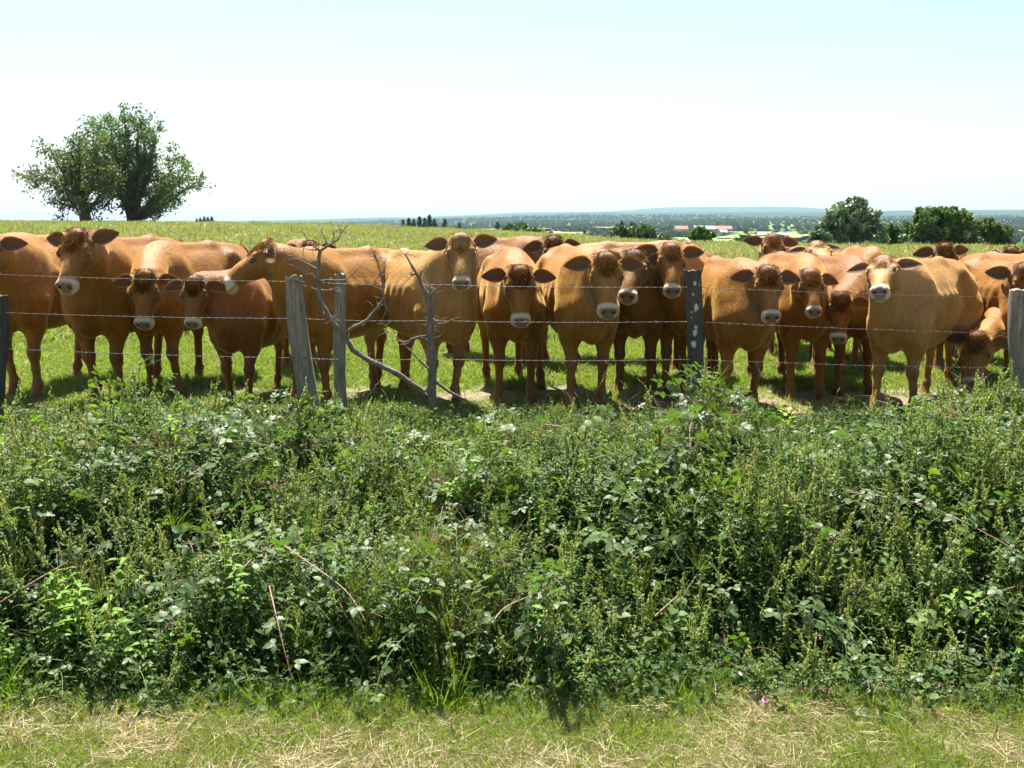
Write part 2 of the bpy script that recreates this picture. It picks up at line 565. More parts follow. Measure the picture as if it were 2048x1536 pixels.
def ear_mat():
    q = NT('ear_hide')
    oi = q.n('ShaderNodeObjectInfo')
    at = q.n('ShaderNodeAttribute', attribute_name='mask')
    sp = q.n('ShaderNodeSeparateColor'); q.l(at.outputs['Color'], sp.inputs[0])
    nz = q.noise(50, 4, q.coord('Object', (1, .3, 1)), .7)
    c = q.mix(q.math('MULTIPLY', nz, .6), oi.outputs['Color'], (.10, .045, .02))
    c = q.mix(sp.outputs[1], c, (.12, .065, .035))
    c = q.mix(sp.outputs[0], c, (.55, .38, .18))  # pale rim colour: hair fringe plus painted rim light
    q.l(c, q.b.inputs['Base Color']); q.b.inputs['Roughness'].default_value = .7
    q.bump(nz, .8, .01)
    tr = q.n('ShaderNodeBsdfTranslucent'); q.l(q.mix(1.0, c, (1.3, 1.0, .55), 'MULTIPLY'), tr.inputs[0])
    ms = q.n('ShaderNodeMixShader'); ms.inputs[0].default_value = .28
    q.l(q.b.outputs[0], ms.inputs[1]); q.l(tr.outputs[0], ms.inputs[2]); q.l(ms.outputs[0], q.out.inputs[0])
    return q.m


def hair_mat(name, c1, c2, use_obj=False):
    q = NT(name)
    ge = q.n('ShaderNodeNewGeometry')
    c = q.mix(ge.outputs['Random Per Island'], c1, c2)
    if use_obj:
        oi = q.n('ShaderNodeObjectInfo')
        c = q.mix(.55, c, oi.outputs['Color'])
    q.l(c, q.b.inputs['Base Color']); q.b.inputs['Roughness'].default_value = .8; q.b.inputs['Specular IOR Level'].default_value = .08
    tr = q.n('ShaderNodeBsdfTranslucent'); q.l(c, tr.inputs[0])
    ms = q.n('ShaderNodeMixShader'); ms.inputs[0].default_value = .35
    q.l(q.b.outputs[0], ms.inputs[1]); q.l(tr.outputs[0], ms.inputs[2]); q.l(ms.outputs[0], q.out.inputs[0])
    return q.m


M['coat'] = coat_mat()
M['ear'] = ear_mat()
M['curl'] = hair_mat('curly_hair', (.06, .028, .012), (.20, .085, .03), True)
M['fur'] = hair_mat('coat_fur', (.22, .11, .025), (.36, .20, .05), True)
M['eye'] = plain('wet_dark_eye', (.012, .008, .007), .08, .1, 5, spec=.9)
M['nostril'] = plain('nostril', (.02, .012, .011), .6, .2, 30)
M['tailhair'] = hair_mat('tail_hair', (.06, .035, .02), (.20, .10, .05))


def smin(a, b, k):
    h = np.clip(.5 + .5 * (b - a) / k, 0, 1)
    return b + (a - b) * h - k * h * (1 - h)


class Field:
    def __init__(s, lo, hi, h):
        s.lo = np.array(lo, float); s.h = h
        s.n = np.ceil((np.array(hi) - s.lo) / h).astype(int) + 1
        s.F = np.full(s.n, .25, np.float32)

    def sub(s, lo, hi, m):
        a = np.clip(np.floor((np.array(lo) - m - s.lo) / s.h).astype(int), 0, s.n)
        b = np.clip(np.ceil((np.array(hi) + m - s.lo) / s.h).astype(int) + 1, 0, s.n)
        if (b <= a).any(): return None
        ax = [(s.lo[i] + np.arange(a[i], b[i]) * s.h).astype(np.float32) for i in range(3)]
        X, Y, Z = np.meshgrid(*ax, indexing='ij', sparse=True)
        return (slice(a[0], b[0]), slice(a[1], b[1]), slice(a[2], b[2])), X, Y, Z

    def put(s, sl, d, k, cut=False):
        if cut: s.F[sl] = -smin(-s.F[sl], d, k)
        else: s.F[sl] = smin(s.F[sl], d, k)

    def cone(s, a, b, ra, rb, k=.04, cut=False):
        a = np.asarray(a, float); b = np.asarray(b, float); r = max(ra, rb)
        g = s.sub(np.minimum(a, b) - r, np.maximum(a, b) + r, k + 2 * s.h)
        if g is None: return
        sl, X, Y, Z = g
        ab = b - a; L = max(ab @ ab, 1e-9)
        t = np.clip(((X - a[0]) * ab[0] + (Y - a[1]) * ab[1] + (Z - a[2]) * ab[2]) / L, 0, 1)
        d = np.sqrt((X - a[0] - t * ab[0]) ** 2 + (Y - a[1] - t * ab[1]) ** 2 + (Z - a[2] - t * ab[2]) ** 2) - (ra + (rb - ra) * t)
        s.put(sl, (-d if False else d), k, cut)

    def ell(s, c, r, k=.05, B=None, cut=False):
        """ellipsoid at c, radii r, axes = rows of B"""
        c = np.asarray(c, float); r = np.asarray(r, float); R_ = r.max()
        g = s.sub(c - R_, c + R_, k + 2 * s.h)
        if g is None: return
        sl, X, Y, Z = g
        x, y, z = X - c[0], Y - c[1], Z - c[2]
        if B is not None:
            x, y, z = [x * B[i][0] + y * B[i][1] + z * B[i][2] for i in range(3)]
        q = np.sqrt((x / r[0]) ** 2 + (y / r[1]) ** 2 + (z / r[2]) ** 2)
        q2 = np.sqrt((x / r[0] ** 2) ** 2 + (y / r[1] ** 2) ** 2 + (z / r[2] ** 2) ** 2) + 1e-6
        d = q * (q - 1) / q2
        s.put(sl, d, k, cut)

    def loft(s, prof, k, o=(0, 0, 0), B=None, e=2.4, egg=0):
        """prof rows: t, half width, top, bottom along local axis 0; width axis 1, height axis 2"""
        o = np.asarray(o, float); B = np.eye(3) if B is None else np.asarray(B, float)
        pr = np.array(prof, float)
        cs = []
        for t in (pr[0, 0], pr[-1, 0]):
            for w in (-pr[:, 1].max(), pr[:, 1].max()):
                for z in (pr[:, 3].min(), pr[:, 2].max()):
                    cs.append(o + t * B[0] + w * B[1] + z * B[2])
        cs = np.array(cs)
        g = s.sub(cs.min(0), cs.max(0), k + 2 * s.h)
        if g is None: return
        sl, X, Y, Z = g
        X, Y, Z = X - o[0], Y - o[1], Z - o[2]
        t, w, z = [X * B[i][0] + Y * B[i][1] + Z * B[i][2] for i in range(3)]
        tc = np.clip(t, pr[0, 0], pr[-1, 0])
        # smooth interpolation of the profile
        hw = np.interp(tc, pr[:, 0], pr[:, 1]); tp = np.interp(tc, pr[:, 0], pr[:, 2]); bt = np.interp(tc, pr[:, 0], pr[:, 3])
        c = (tp + bt) / 2; hh = (tp - bt) / 2
        hw = hw * (1 - egg * np.clip((z - c) / hh, 0, 1.1) - .16 * np.clip(-(z - c) / hh, 0, 1.1) ** 2) if egg else hw
        q = (np.abs(w / hw) ** e + np.abs((z - c) / hh) ** e) ** (1 / e)
        rad = np.sqrt(w * w + (z - c) ** 2) + 1e-6
        d = rad * (1 - 1 / np.maximum(q, 1e-4))
        d = np.maximum(d, -np.minimum(hw, hh))
        ex = np.abs(t - tc)
        d = np.where(ex > 0, np.sqrt(np.maximum(d, 0) ** 2 + ex ** 2), d)
        s.put(sl, d, k)

    def mesh(s):
        Fv = s.F; n = s.n; h = s.h
        ins = Fv < 0
        cnt = np.zeros(n - 1, np.int8)
        for a in (0, 1):
            for b in (0, 1):
                for c in (0, 1):
                    cnt += ins[a:n[0] - 1 + a, b:n[1] - 1 + b, c:n[2] - 1 + c]
        act = np.argwhere((cnt > 0) & (cnt < 8))
        cor = np.array([[a, b, c] for a in (0, 1) for b in (0, 1) for c in (0, 1)])
        val = np.stack([Fv[act[:, 0] + c[0], act[:, 1] + c[1], act[:, 2] + c[2]] for c in cor], 1)
        acc = np.zeros((len(act), 3)); num = np.zeros(len(act))
        for p in range(8):
            for q in range(p + 1, 8):
                if np.abs(cor[p] - cor[q]).sum() != 1: continue
                x = (val[:, p] < 0) != (val[:, q] < 0)
                t = np.where(x, val[:, p] / np.where(x, val[:, p] - val[:, q], 1), 0)
                acc += np.where(x[:, None], cor[p] + (cor[q] - cor[p]) * t[:, None], 0); num += x
        V = s.lo + (act + acc / num[:, None]) * h
        idm = np.full(n - 1, -1, np.int32); idm[act[:, 0], act[:, 1], act[:, 2]] = np.arange(len(act))
        qs = []
        for ax in range(3):
            o1, o2 = (ax + 1) % 3, (ax + 2) % 3
            A0 = [slice(1, n[i] - 1) for i in range(3)]; A0[ax] = slice(0, n[ax] - 1)
            A1 = list(A0); A1[ax] = slice(1, n[ax])
            a = ins[tuple(A0)]; b = ins[tuple(A1)]
            e = np.argwhere(a != b); off = np.ones(3, int); off[ax] = 0
            sg = a[e[:, 0], e[:, 1], e[:, 2]]
            e = e + off
            def g(d1, d2):
                f = e.copy(); f[:, o1] -= d1; f[:, o2] -= d2
                return idm[f[:, 0], f[:, 1], f[:, 2]]
            q = np.stack([g(1, 1), g(0, 1), g(0, 0), g(1, 0)], 1)
            q = np.where(sg[:, None], q, q[:, ::-1])
            qs.append(q)
        q = np.concatenate(qs)
        q = q[(q >= 0).all(1)]
        return V, q


TORSO = [(-.86, .06, 1.12, .96), (-.82, .14, 1.20, .84), (-.74, .215, 1.25, .74), (-.60, .25, 1.285, .70), (-.42, .26, 1.29, .655),
         (-.22, .28, 1.265, .605), (0, .30, 1.26, .575), (.16, .285, 1.26, .565), (.30, .245, 1.28, .58), (.44, .215, 1.275, .62),
         (.56, .20, 1.20, .62), (.66, .17, 1.09, .65), (.74, .12, .98, .70), (.79, .05, .90, .74)]
HEAD = [(-0.035, 0.055, -0.03, -0.12), (0, 0.0968, 0, -0.155), (0.06, 0.1188, 0.012, -0.19), (0.12, 0.132, 0.012, -0.215), (0.18, 0.1265, 0.006, -0.215), (0.25, 0.099, 0.004, -0.188), (0.32, 0.0792, 0.006, -0.155), (0.37, 0.077, 0.006, -0.135), (0.41, 0.0858, 0, -0.13), (0.44, 0.0924, -0.012, -0.13), (0.465, 0.088, -0.036, -0.126), (0.487, 0.0704, -0.062, -0.118), (0.5, 0.044, -0.08, -0.106)]


def cow_body(poll, a, sdv, nv, h, legs, hs=1.0, wide=1.0):
    """poll, axes in cow space; returns verts, quads, mask"""
    poll = np.asarray(poll, float)
    tip = poll + a * .5 * hs
    lo = np.minimum([-.95, -.42, -.02], np.minimum(poll, tip) - .2)
    hi = np.maximum([.9, .42, 1.45], np.maximum(poll, tip) + .2)
    f = Field(lo, hi, h)
    pr = [(t, w * wide, tp, bt) for t, w, tp, bt in TORSO]
    f.loft(pr, .05, e=2.25, egg=.22)
    # back line, hooks, pins, tail head
    f.cone((-.80, 0, 1.20), (-.30, 0, 1.262), .045, .05, .07)
    f.cone((-.30, 0, 1.262), (.40, 0, 1.272), .05, .045, .07)
    f.cone((.25, 0, 1.235), (.48, 0, 1.23), .065, .065, .08)
    for y in (-1, 1):
        f.ell((-.44, .17 * y * wide, 1.17), (.07, .05, .06), .08)
        f.ell((-.80, .11 * y, 1.09), (.06, .05, .07), .06)
        # shoulder and thigh
        f.ell((.40, .165 * y * wide, .90), (.16, .095, .30), .07, B=np.array([[.93, 0, .36], [0, 1, 0], [-.36, 0, .93]]))
        f.ell((.53, .135 * y, .76), (.12, .09, .17), .07)
        f.ell((-.60, .145 * y * wide, .90), (.21, .125, .29), .07, B=np.array([[.94, 0, -.34], [0, 1, 0], [.34, 0, .94]]))
    f.ell((.58, 0, .66), (.14, .08, .115), .07)                # brisket
    f.ell((.02, 0, .66), (.42, .18, .11), .1)
    for rx in (-.16, -.05, .06, .17):
        for y in (-1, 1):
            f.cone((rx + .03, .236 * y * wide, 1.0), (rx - .03, .24 * y * wide, .76), .024, .024, .07)
    for y in (-1, 1):
        f.ell((-.30, .285 * y * wide, 1.06), (.08, .03, .09), .06, cut=True)                 # belly
    # legs
    (s1, s2, s3, s4) = legs
    for y, sw in ((1, s1), (-1, s2)):
        K = np.array([.46 + sw * .35, .136 * y, .385]); Ft = np.array([.43 + sw * .9, .138 * y, .13]); H = np.array([.47 + sw * .95, .146 * y, .035])
        f.cone((.43, .148 * y, .80), (.44 + sw * .1, .146 * y, .60), .115, .076, .07)
        f.cone((.44 + sw * .1, .146 * y, .60), K + [0, 0, .03], .076, .045, .05)
        f.ell(K, (.053, .050, .058), .02)
        f.cone(K, (K + Ft) / 2, .041, .032, .03)
        f.cone((K + Ft) / 2, Ft, .032, .034, .02)
        f.ell(Ft, (.046, .042, .042), .02)
        f.cone(Ft, H + [0, 0, .02], .036, .042, .02)
        f.cone(H + [-.015, 0, .0], H + [.03, 0, -.01], .050, .038, .015)
    for y, sw in ((1, s3), (-1, s4)):
        Hk = np.array([-.70 + sw * .5, .165 * y, .47]); Ft = np.array([-.66 + sw * .9, .16 * y, .14]); H = np.array([-.62 + sw * .95, .16 * y, .035])
        f.cone((-.56, .16 * y, .86), (-.48 + sw * .2, .18 * y, .70), .155, .115, .06)
        f.cone((-.50 + sw * .2, .18 * y, .72), Hk + [.02, 0, .03], .11, .050, .05)
        f.ell(Hk + [-.01, 0, .01], (.055, .045, .065), .03)
        f.cone(Hk, Ft, .038, .032, .03)
        f.ell(Ft, (.046, .042, .042), .02)
        f.cone(Ft, H + [0, 0, .02], .036, .042, .02)
        f.cone(H + [-.015, 0, .0], H + [.03, 0, -.01], .050, .038, .015)
    # neck: crest chain and throat chain
    B = np.array([a, sdv, nv])
    cr0 = np.array([.36, 0, 1.13]); th0 = np.array([.56, 0, .84])
    cr1 = poll - nv * .085 * hs + a * .035 * hs
    th1 = poll - nv * .17 * hs + a * .10 * hs
    out = np.array([.55, 0, 0.25])
    back = -nv * .35 - a * .15
    def bez(p0, p3, w0):
        L = np.linalg.norm(p3 - p0)
        p1 = p0 + unit(w0) * L * .35; p2 = p3 + unit(back) * L * .33
        return [((1 - t) ** 3) * p0 + 3 * t * (1 - t) ** 2 * p1 + 3 * t * t * (1 - t) * p2 + t ** 3 * p3 for t in np.linspace(0, 1, 6)]
    up0 = (poll[2] - 1.1)
    c = bez(cr0, cr1, np.array([.8, 0, max(-.5, up0)])); t = bez(th0, th1, np.array([.8, 0, max(-.6, up0 * .9)]))
    rc = np.array([.17, .135, .11, .096, .086, .078]); rt = np.array([.17, .14, .112, .096, .086, .078])
    for q in range(5):
        f.cone(c[q], c[q + 1], rc[q], rc[q + 1], .09)
        f.cone(t[q], t[q + 1], rt[q], rt[q + 1], .09)
        f.cone((c[q] + t[q]) / 2, (c[q + 1] + t[q + 1]) / 2, rc[q] * .95, rc[q + 1] * .95, .09)
    # dewlap
    f.cone(np.array([.70, 0, .66]), t[2] - [0, 0, rt[2] * .75], .045, .03, .06)
    f.cone(t[2] - [0, 0, rt[2] * .75], t[4] - [0, 0, rt[4] * .5], .03, .02, .05)
    # head
    hp = [(t_ * hs, w * hs, tp * hs, bt * hs) for t_, w, tp, bt in HEAD]
    f.loft(hp, .025, poll, B, 2.5)
    L = lambda t_, w, n_: poll + (a * t_ + sdv * w * 1.1 + nv * n_) * hs
    f.ell(L(.0, 0, -.03), np.array([.05, .075, .05]) * hs, .04, B)                      # poll
    f.ell(L(.33, 0, -.012), np.array([.13, .036, .03]) * hs, .03, B)                     # bridge of the nose
    for y in (-1, 1):
        f.ell(L(.128, .098 * y, -.020), np.array([.040, .026, .022]) * hs, .014, B)      # brow
        f.ell(L(.19, .092 * y, -.085), np.array([.05, .03, .04]) * hs, .025, B)         # cheek bone
        f.ell(L(.13, .075 * y, -.155), np.array([.085, .035, .065]) * hs, .03, B)       # jaw
        f.ell(L(.44, .050 * y, -.030), np.array([.032, .032, .03]) * hs, .015, B)     # nostril wing
        f.ell(L(.163, .112 * y, -.048), np.array([.024, .016, .018]) * hs, .008, B)     # eyeball bed
        f.ell(L(.05, .10 * y, -.075), np.array([.03, .04, .03]) * hs, .02, B)           # ear root
    f.ell(L(.455, 0, -.118), np.array([.045, .055, .03]) * hs, .012, B)                  # lower lip
    V, q = f.mesh()
    # masks
    d = (V - poll) / hs
    t_ = d @ a; w_ = d @ sdv / 1.1; n_ = d @ nv
    inh = (n_ > -.24) & (np.abs(w_) < .15) & (t_ > -.1) & (t_ < .56) & (n_ > -.25 + .25 * np.clip(t_ - .2, 0, .3))
    inh &= (n_ > -.15) | (t_ < .36)
    pale = np.where(inh, smooth(.37, .43, t_), 0)
    er = np.sqrt((t_ - .163) ** 2 + (n_ + .048) ** 2)
    pale = np.maximum(pale, np.where(inh & (np.abs(w_) > .06), .28 * (1 - smooth(.03, .06, er)), 0))
    pale = np.maximum(pale, np.where(inh & (t_ > .1), .3 * smooth(-.12, -.2, n_), 0))
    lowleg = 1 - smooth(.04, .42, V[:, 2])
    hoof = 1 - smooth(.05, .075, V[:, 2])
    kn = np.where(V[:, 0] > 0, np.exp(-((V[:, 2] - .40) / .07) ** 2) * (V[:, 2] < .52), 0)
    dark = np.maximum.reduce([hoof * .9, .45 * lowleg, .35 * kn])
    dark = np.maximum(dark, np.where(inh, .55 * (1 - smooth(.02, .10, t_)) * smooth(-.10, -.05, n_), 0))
    dark = np.maximum(dark, np.where(inh, .42 * smooth(.035, .07, np.abs(w_)) * smooth(.08, .16, t_) * (1 - smooth(.36, .40, t_)), 0))
    belly = np.where((V[:, 2] < .72) & (np.abs(V[:, 0]) < .5), .25, 0)
    pale = np.maximum(pale, np.where(inh & (t_ > -.1), 0, belly) * smooth(.72, .55, V[:, 2]))
    nose = np.where(inh & (np.abs(w_) < .056 + .35 * (n_ + .03)), smooth(.428, .445, t_) * smooth(-.092, -.078, n_), 0)
    # mouth slit
    slit = np.where(inh & (t_ > .36), np.exp(-((n_ + .096) / .007) ** 2), 0)
    dark = np.maximum(dark, slit * .8)
    noz = np.where(inh, np.exp(-(((t_ - .458) / .03) ** 2 + ((np.abs(w_) - .046) / .014) ** 2 + ((n_ + .035) / .022) ** 2)), 0)
    dark = np.maximum(dark, np.clip(noz * 1.3, 0, .9) * (1 - 0 * hoof))
    return V, q, np.stack([pale, dark, nose], 1)


def ear_mesh(name, side, hs, droop, fwd, a, sdv, nv, mat, L0=.235):
    """a cupped leaf-shaped ear; side +1 = towards sdv"""
    out = unit(sdv * side * 1.0 - nv * (.22 - fwd * .3) - a * (.22 - droop))
    face = unit(a * .35 + nv * .85 - out * np.dot(a * .35 + nv * .85, out))       # where the cup opens
    acr = np.cross(out, face)
    L = L0 * hs; nu, nv_ = 14, 9
    V = []; mk = []
    for layer in (0, 1):
        for i_ in range(nu + 1):
            u = i_ / nu
            w = .066 * hs * (math.sin(math.pi * min(1, (u * .93 + .07)) ** .82) ** .75) * (1.0 if u < .97 else .6)
            w = max(w, .012 * hs if u < .1 else .003)
            if u < .2: w = w * (.55 + .45 * u / .2)
            for j_ in range(nv_):
                v = -1 + 2 * j_ / (nv_ - 1)
                cup = -.55 * w * (1 - v * v) * (1 - .35 * u)
                th = .0075 * hs * (1 - v * v * .8) * (1 - .5 * u)
                p = out * L * u + acr * w * v + face * (cup + (th if layer == 0 else -th)) - np.array([0, 0, 1.]) * L * .16 * u * u * (1 if droop > 0 else .4)
                V.append(p)
                rim = max(0, (abs(v) - .72) / .28) * .8
                mk.append([rim, (.75 * (1 - rim) if layer == 0 else .12), 0])
    nn = (nu + 1) * nv_
    F_ = []
    for i_ in range(nu):
        for j_ in range(nv_ - 1):
            q = [i_ * nv_ + j_, (i_ + 1) * nv_ + j_, (i_ + 1) * nv_ + j_ + 1, i_ * nv_ + j_ + 1]
            F_.append(q); F_.append([x + nn for x in q[::-1]])
        for j_ in (0, nv_ - 1):
            q = [i_ * nv_ + j_, (i_ + 1) * nv_ + j_, (i_ + 1) * nv_ + j_ + nn, i_ * nv_ + j_ + nn]
            F_.append(q)
    # pale rim in the mask: hair fringe with backlit rim light painted in
    V = np.array(V); mk = np.array(mk)
    return mk_mesh(name, V, [np.array(F_)], [mat], mask=mk), out, face, acr


def strand(mb, b, d, L, w, curl, m=0, seg=4, sag=.4):
    d = unit(d); s_ = unit(np.cross(d, rng.normal(size=3))); u2 = np.cross(d, s_)
    ph = rng.uniform(0, 6.28); V = []
    for i_ in range(seg + 1):
        t = i_ / seg
        c = b + d * L * t + (u2 * math.sin(ph + t * 5) - u2 * math.sin(ph)) * curl * L + np.array([0, 0, -1.]) * sag * L * t * t
        ww = w * (1 - .8 * t) * .5
        V += [c - s_ * ww, c + s_ * ww]
    mb.add(V, [[2 * i_, 2 * i_ + 1, 2 * i_ + 3, 2 * i_ + 2] for i_ in range(seg)], m)


def cow(px, d, by, s, poll, pd, hy, hp, tone, label, roll=0, hair=380, curl=.14, h=.0155, kind='cow', hs=1.0, legs=None, ears=(0, 0), fur=1500, wide=1.0, lit=1.0):
    wide *= .88
    hair = int(hair * 1.3)
    by = R(by); hy = R(hy); hp = R(hp)
    fwd = np.array([math.sin(by), -math.cos(by), 0])
    fx = XA(px, d)
    root = np.array([fx, d, 0]) - fwd * .44 * s
    root[2] = float(ground_z(root[0], root[1])) - .015
    rz = math.atan2(fwd[1], fwd[0])
    e = empty(kind, tuple(root), rz)
    hs = hs * .90 * rng.uniform(.97, 1.03)
    roll = roll + rng.uniform(-5, 5)
    e.scale = (s, s, s)
    tag(e, label, 'cow' if kind == 'cow' else 'calf', 'cattle gathered behind the barbed wire')
    ca, sa = math.cos(rz), math.sin(rz)
    W2L = np.array([[ca, sa, 0], [-sa, ca, 0], [0, 0, 1]])
    pw = np.array(P(poll[0], poll[1], pd))
    pl = W2L @ (pw - root) / s
    aw = np.array([math.cos(hp) * math.sin(hy), -math.cos(hp) * math.cos(hy), -math.sin(hp)])
    sw = np.array([math.cos(hy), math.sin(hy), 0])
    nw = np.cross(aw, sw)
    if roll:
        r_ = R(roll); sw, nw = sw * math.cos(r_) + nw * math.sin(r_), nw * math.cos(r_) - sw * math.sin(r_)
    a, sv_, n_ = W2L @ aw, W2L @ sw, W2L @ nw
    reach = np.linalg.norm(pl - [.46, 0, 1.0])
    pass  # print("COW %-10s px%5d poll local %s reach %.2f' % (kind, px, np.round(pl, 2), reach))
    if legs is None: legs = rng.uniform(-.10, .10, 4)
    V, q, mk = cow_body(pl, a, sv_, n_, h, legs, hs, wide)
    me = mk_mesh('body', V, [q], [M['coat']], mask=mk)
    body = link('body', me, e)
    colr = (*[c * lit for c in tone], 1)
    body.color = colr
    for y in (-1, 1):
        Lp = lambda t_, w, k_: pl + (a * t_ + sv_ * w * 1.1 + n_ * k_) * hs
        nm, out, face, acr = ear_mesh('ear', y, hs, ears[0 if y < 0 else 1] + rng.uniform(-.1, .1), rng.uniform(-.3, .3), a, sv_, n_, M['ear'])
        eo = link('ear', nm, e, tuple(Lp(.035, .105 * y, -.062))); eo.color = colr
        # hair inside and round the ear
        eh = MB()
        for _ in range(70):
            u = rng.uniform(.05, .95); v = rng.choice([-1, 1]) * rng.uniform(.2, 1) ** .5
            w = .058 * hs * math.sin(math.pi * (u * .93 + .07) ** .82) ** .75
            b = out * .235 * hs * u + acr * w * v - np.array([0, 0, 1.]) * .21 * hs * .1 * u * u + face * (-.4 * w * (1 - v * v))
            strand(eh, b, out * .5 + acr * v * .6 + face * .5 + rng.normal(0, .25, 3), .035 * hs, .0022, .05, 0, 2, .1)
        ho = link('ear_hair', eh.mesh('ear_hair', [M['fur']]), eo); ho.color = colr; ho['kind'] = 'stuff'
        # eye: ball, lids
        eb = MB()
        an_ = np.linspace(0, math.pi, 9); az = np.linspace(0, 2 * math.pi, 14, endpoint=False)
        T_, Z_ = np.meshgrid(an_, az, indexing='ij')
        S = np.stack([np.sin(T_) * np.cos(Z_), np.sin(T_) * np.sin(Z_), np.cos(T_)], 2).reshape(-1, 3) * np.array([.027, .018, .021]) * hs
        S = S @ np.array([a, sv_, n_])
        i_, j_ = np.meshgrid(np.arange(8), np.arange(14), indexing='ij'); i_ = i_.ravel(); j_ = j_.ravel(); k_ = (j_ + 1) % 14
        eb.add(S, np.stack([i_ * 14 + j_, (i_ + 1) * 14 + j_, (i_ + 1) * 14 + k_, i_ * 14 + k_], 1))
        eye = eb.build('eye', M['eye'], e, loc=tuple(Lp(.165, .112 * y, -.040)))
        lid = MB()
        arc = [(a * math.cos(t2) * .031 + n_ * (math.sin(t2) * .023) + sv_ * y * (.012 * math.sin(t2) - .001)) * hs for t2 in np.linspace(-.15, math.pi + .15, 9)]
        lid.tube(arc, .0055 * hs, 5)
        lo_ = lid.build('eyelid', M['coat'], eye); lo_.color = tuple(c * 1.2 for c in colr[:3]) + (1,)
    for y in (-1, 1):
        nb = MB()
        pts = [(a * ta + sv_ * y * wa + n_ * na_) * hs for ta, wa, na_ in ((-.012, -.014, .004), (-.004, -.004, .004), (.004, .006, -.001), (.006, .013, -.012))]
        nb.tube(pts, [.008 * hs, .0155 * hs, .014 * hs, .005 * hs], 7)
        nb.build('nostril', M['nostril'], e, loc=tuple(pl + (a * .462 + sv_ * .042 * y - n_ * .030) * hs))
    # hair of the poll
    if hair:
        hm_ = MB()
        for _ in range(int(hair * 2.2)):
            t_ = rng.uniform(-.06, .105) if rng.random() < .8 else rng.uniform(.08, .15)
            w_ = rng.normal(0, .045 if t_ < .08 else .03)
            w_ = max(-.1, min(.1, w_))
            b = pl + (a * t_ + sv_ * w_ + n_ * (.012 - .55 * max(0, -t_) - 1.8 * w_ * w_)) * hs
            dr = a * rng.uniform(.5, 1.3) + n_ * rng.uniform(.0, .35) + sv_ * (w_ * 7 + rng.normal(0, .3)) - a * (.8 if t_ < .0 else 0)
            strand(hm_, b, dr, rng.uniform(.018, .050) * hs, .0042, curl * 1.5 * rng.uniform(.4, 1.6), 0, 4, .45)
        ho = hm_.build('poll_hair', M['curl'], e); ho['kind'] = 'stuff'; ho.color = tuple(c * .8 for c in colr[:3]) + (1,)
    # short coat hair over the whole body, lying back and down: one part, uncountable
    if fur:
        tri = V[q]; cen = tri.mean(1)
        nr_ = np.cross(tri[:, 2] - tri[:, 0], tri[:, 3] - tri[:, 1]); nr_ /= np.linalg.norm(nr_, axis=1)[:, None] + 1e-9
        pick = rng.choice(len(q), min(fur, len(q)), replace=False)
        dk = (mk[q].mean(1)[:, 1] < .5) & (cen[:, 2] > .12)
        pick = pick[dk[pick]]
        c0 = cen[pick]; n0 = nr_[pick]
        lie = np.tile(np.array([[-.75, 0, -.6]]), (len(pick), 1)) + rng.normal(0, .2, (len(pick), 3))
        hd = ((c0 - pl) @ a) / hs
        lie = np.where((hd > -.05)[:, None] & (np.linalg.norm(c0 - pl, axis=1) < .45 * hs)[:, None], a + rng.normal(0, .35, (len(pick), 3)), lie)
        lie -= n0 * (lie * n0).sum(1)[:, None]; lie /= np.linalg.norm(lie, axis=1)[:, None] + 1e-9
        sd2 = np.cross(lie, n0)
        L_ = rng.uniform(.008, .018, len(pick))[:, None]
        sm = np.where((np.linalg.norm(c0 - pl, axis=1) < .55 * hs), .5, 1.0)[:, None]
        L_ = L_ * sm
        w2 = .0017
        p0 = c0 - n0 * .002
        VV = np.stack([p0 - sd2 * w2, p0 + sd2 * w2, p0 + (lie * .9 + n0 * .42) * L_], 1).reshape(-1, 3)
        fo = link('coat_hair', mk_mesh('coat_hair', VV, [np.arange(len(VV)).reshape(-1, 3)], [M['fur']]), e)
        fo.color = colr; fo['kind'] = 'stuff'
    # tail
    tm = MB(); sx = rng.uniform(-.05, .05)
    tp = [(-.80, 0, 1.25), (-.875, sx * .3, 1.20), (-.91, sx, 1.05), (-.92, sx * 1.3, .85), (-.91, sx * 1.5, .68)]
    tm.tube(tp, [.04, .032, .024, .018, .016], 8)
    to = tm.build('tail', M['coat'], e); to.color = colr
    th = MB()
    for _ in range(70):
        strand(th, np.array([-.91, sx * 1.5, rng.uniform(.62, .74)]) + rng.normal(0, .008, 3), np.array([0, 0, -1]) + rng.normal(0, .10, 3), rng.uniform(.18, .34), .008, .03, 0, 4, .0)
    th.build('tail_switch', M['tailhair'], to)['kind'] = 'stuff'
    return e


GOLD = (.262, .118, .019)
ORG = (.225, .092, .011)
RED = (.175, .070, .011)
TAN = (.32, .165, .044)
DKG = (.155, .072, .014)

C = cow
# front rank, from the left edge of the herd to the right
C(48, 8.65, -9, 1.08, (-34, 475), 8.2, -5, 58, GOLD, 'golden cow cut off at the left edge of the photo, one ear and flank showing')
C(212, 8.45, -12, 1.07, (150, 466), 7.98, -10, 62, ORG, 'tall orange cow with reddish nose bridge, leftmost one whose whole face shows', ears=(-.1, -.25))
C(325, 8.75, -20, 1.02, (287, 549), 8.1, -2, 76, ORG, 'cow with lowered dark face and drooping ears left of the twin lowered face', ears=(.25, .25), hs=.95)
C(482, 8.22, -15, .87, (387, 560), 7.85, -3, 74, RED, 'low headed reddish calf with orange ears in front of the cow in profile', kind='calf', hs=.93, ears=(.25, .2))
C(630, 8.28, -31, 1.0, (528, 484), 7.72, -78, 42, GOLD, 'big golden cow in profile looking left behind the leaning post', hs=1.05, ears=(.1, .1))
C(892, 8.30, 33, .98, (921, 474), 7.9, 4, 62, TAN, 'pale tan cow with long clean face beside the upright dead stump', hair=160, curl=.05, ears=(-.05, -.05), hs=.98)
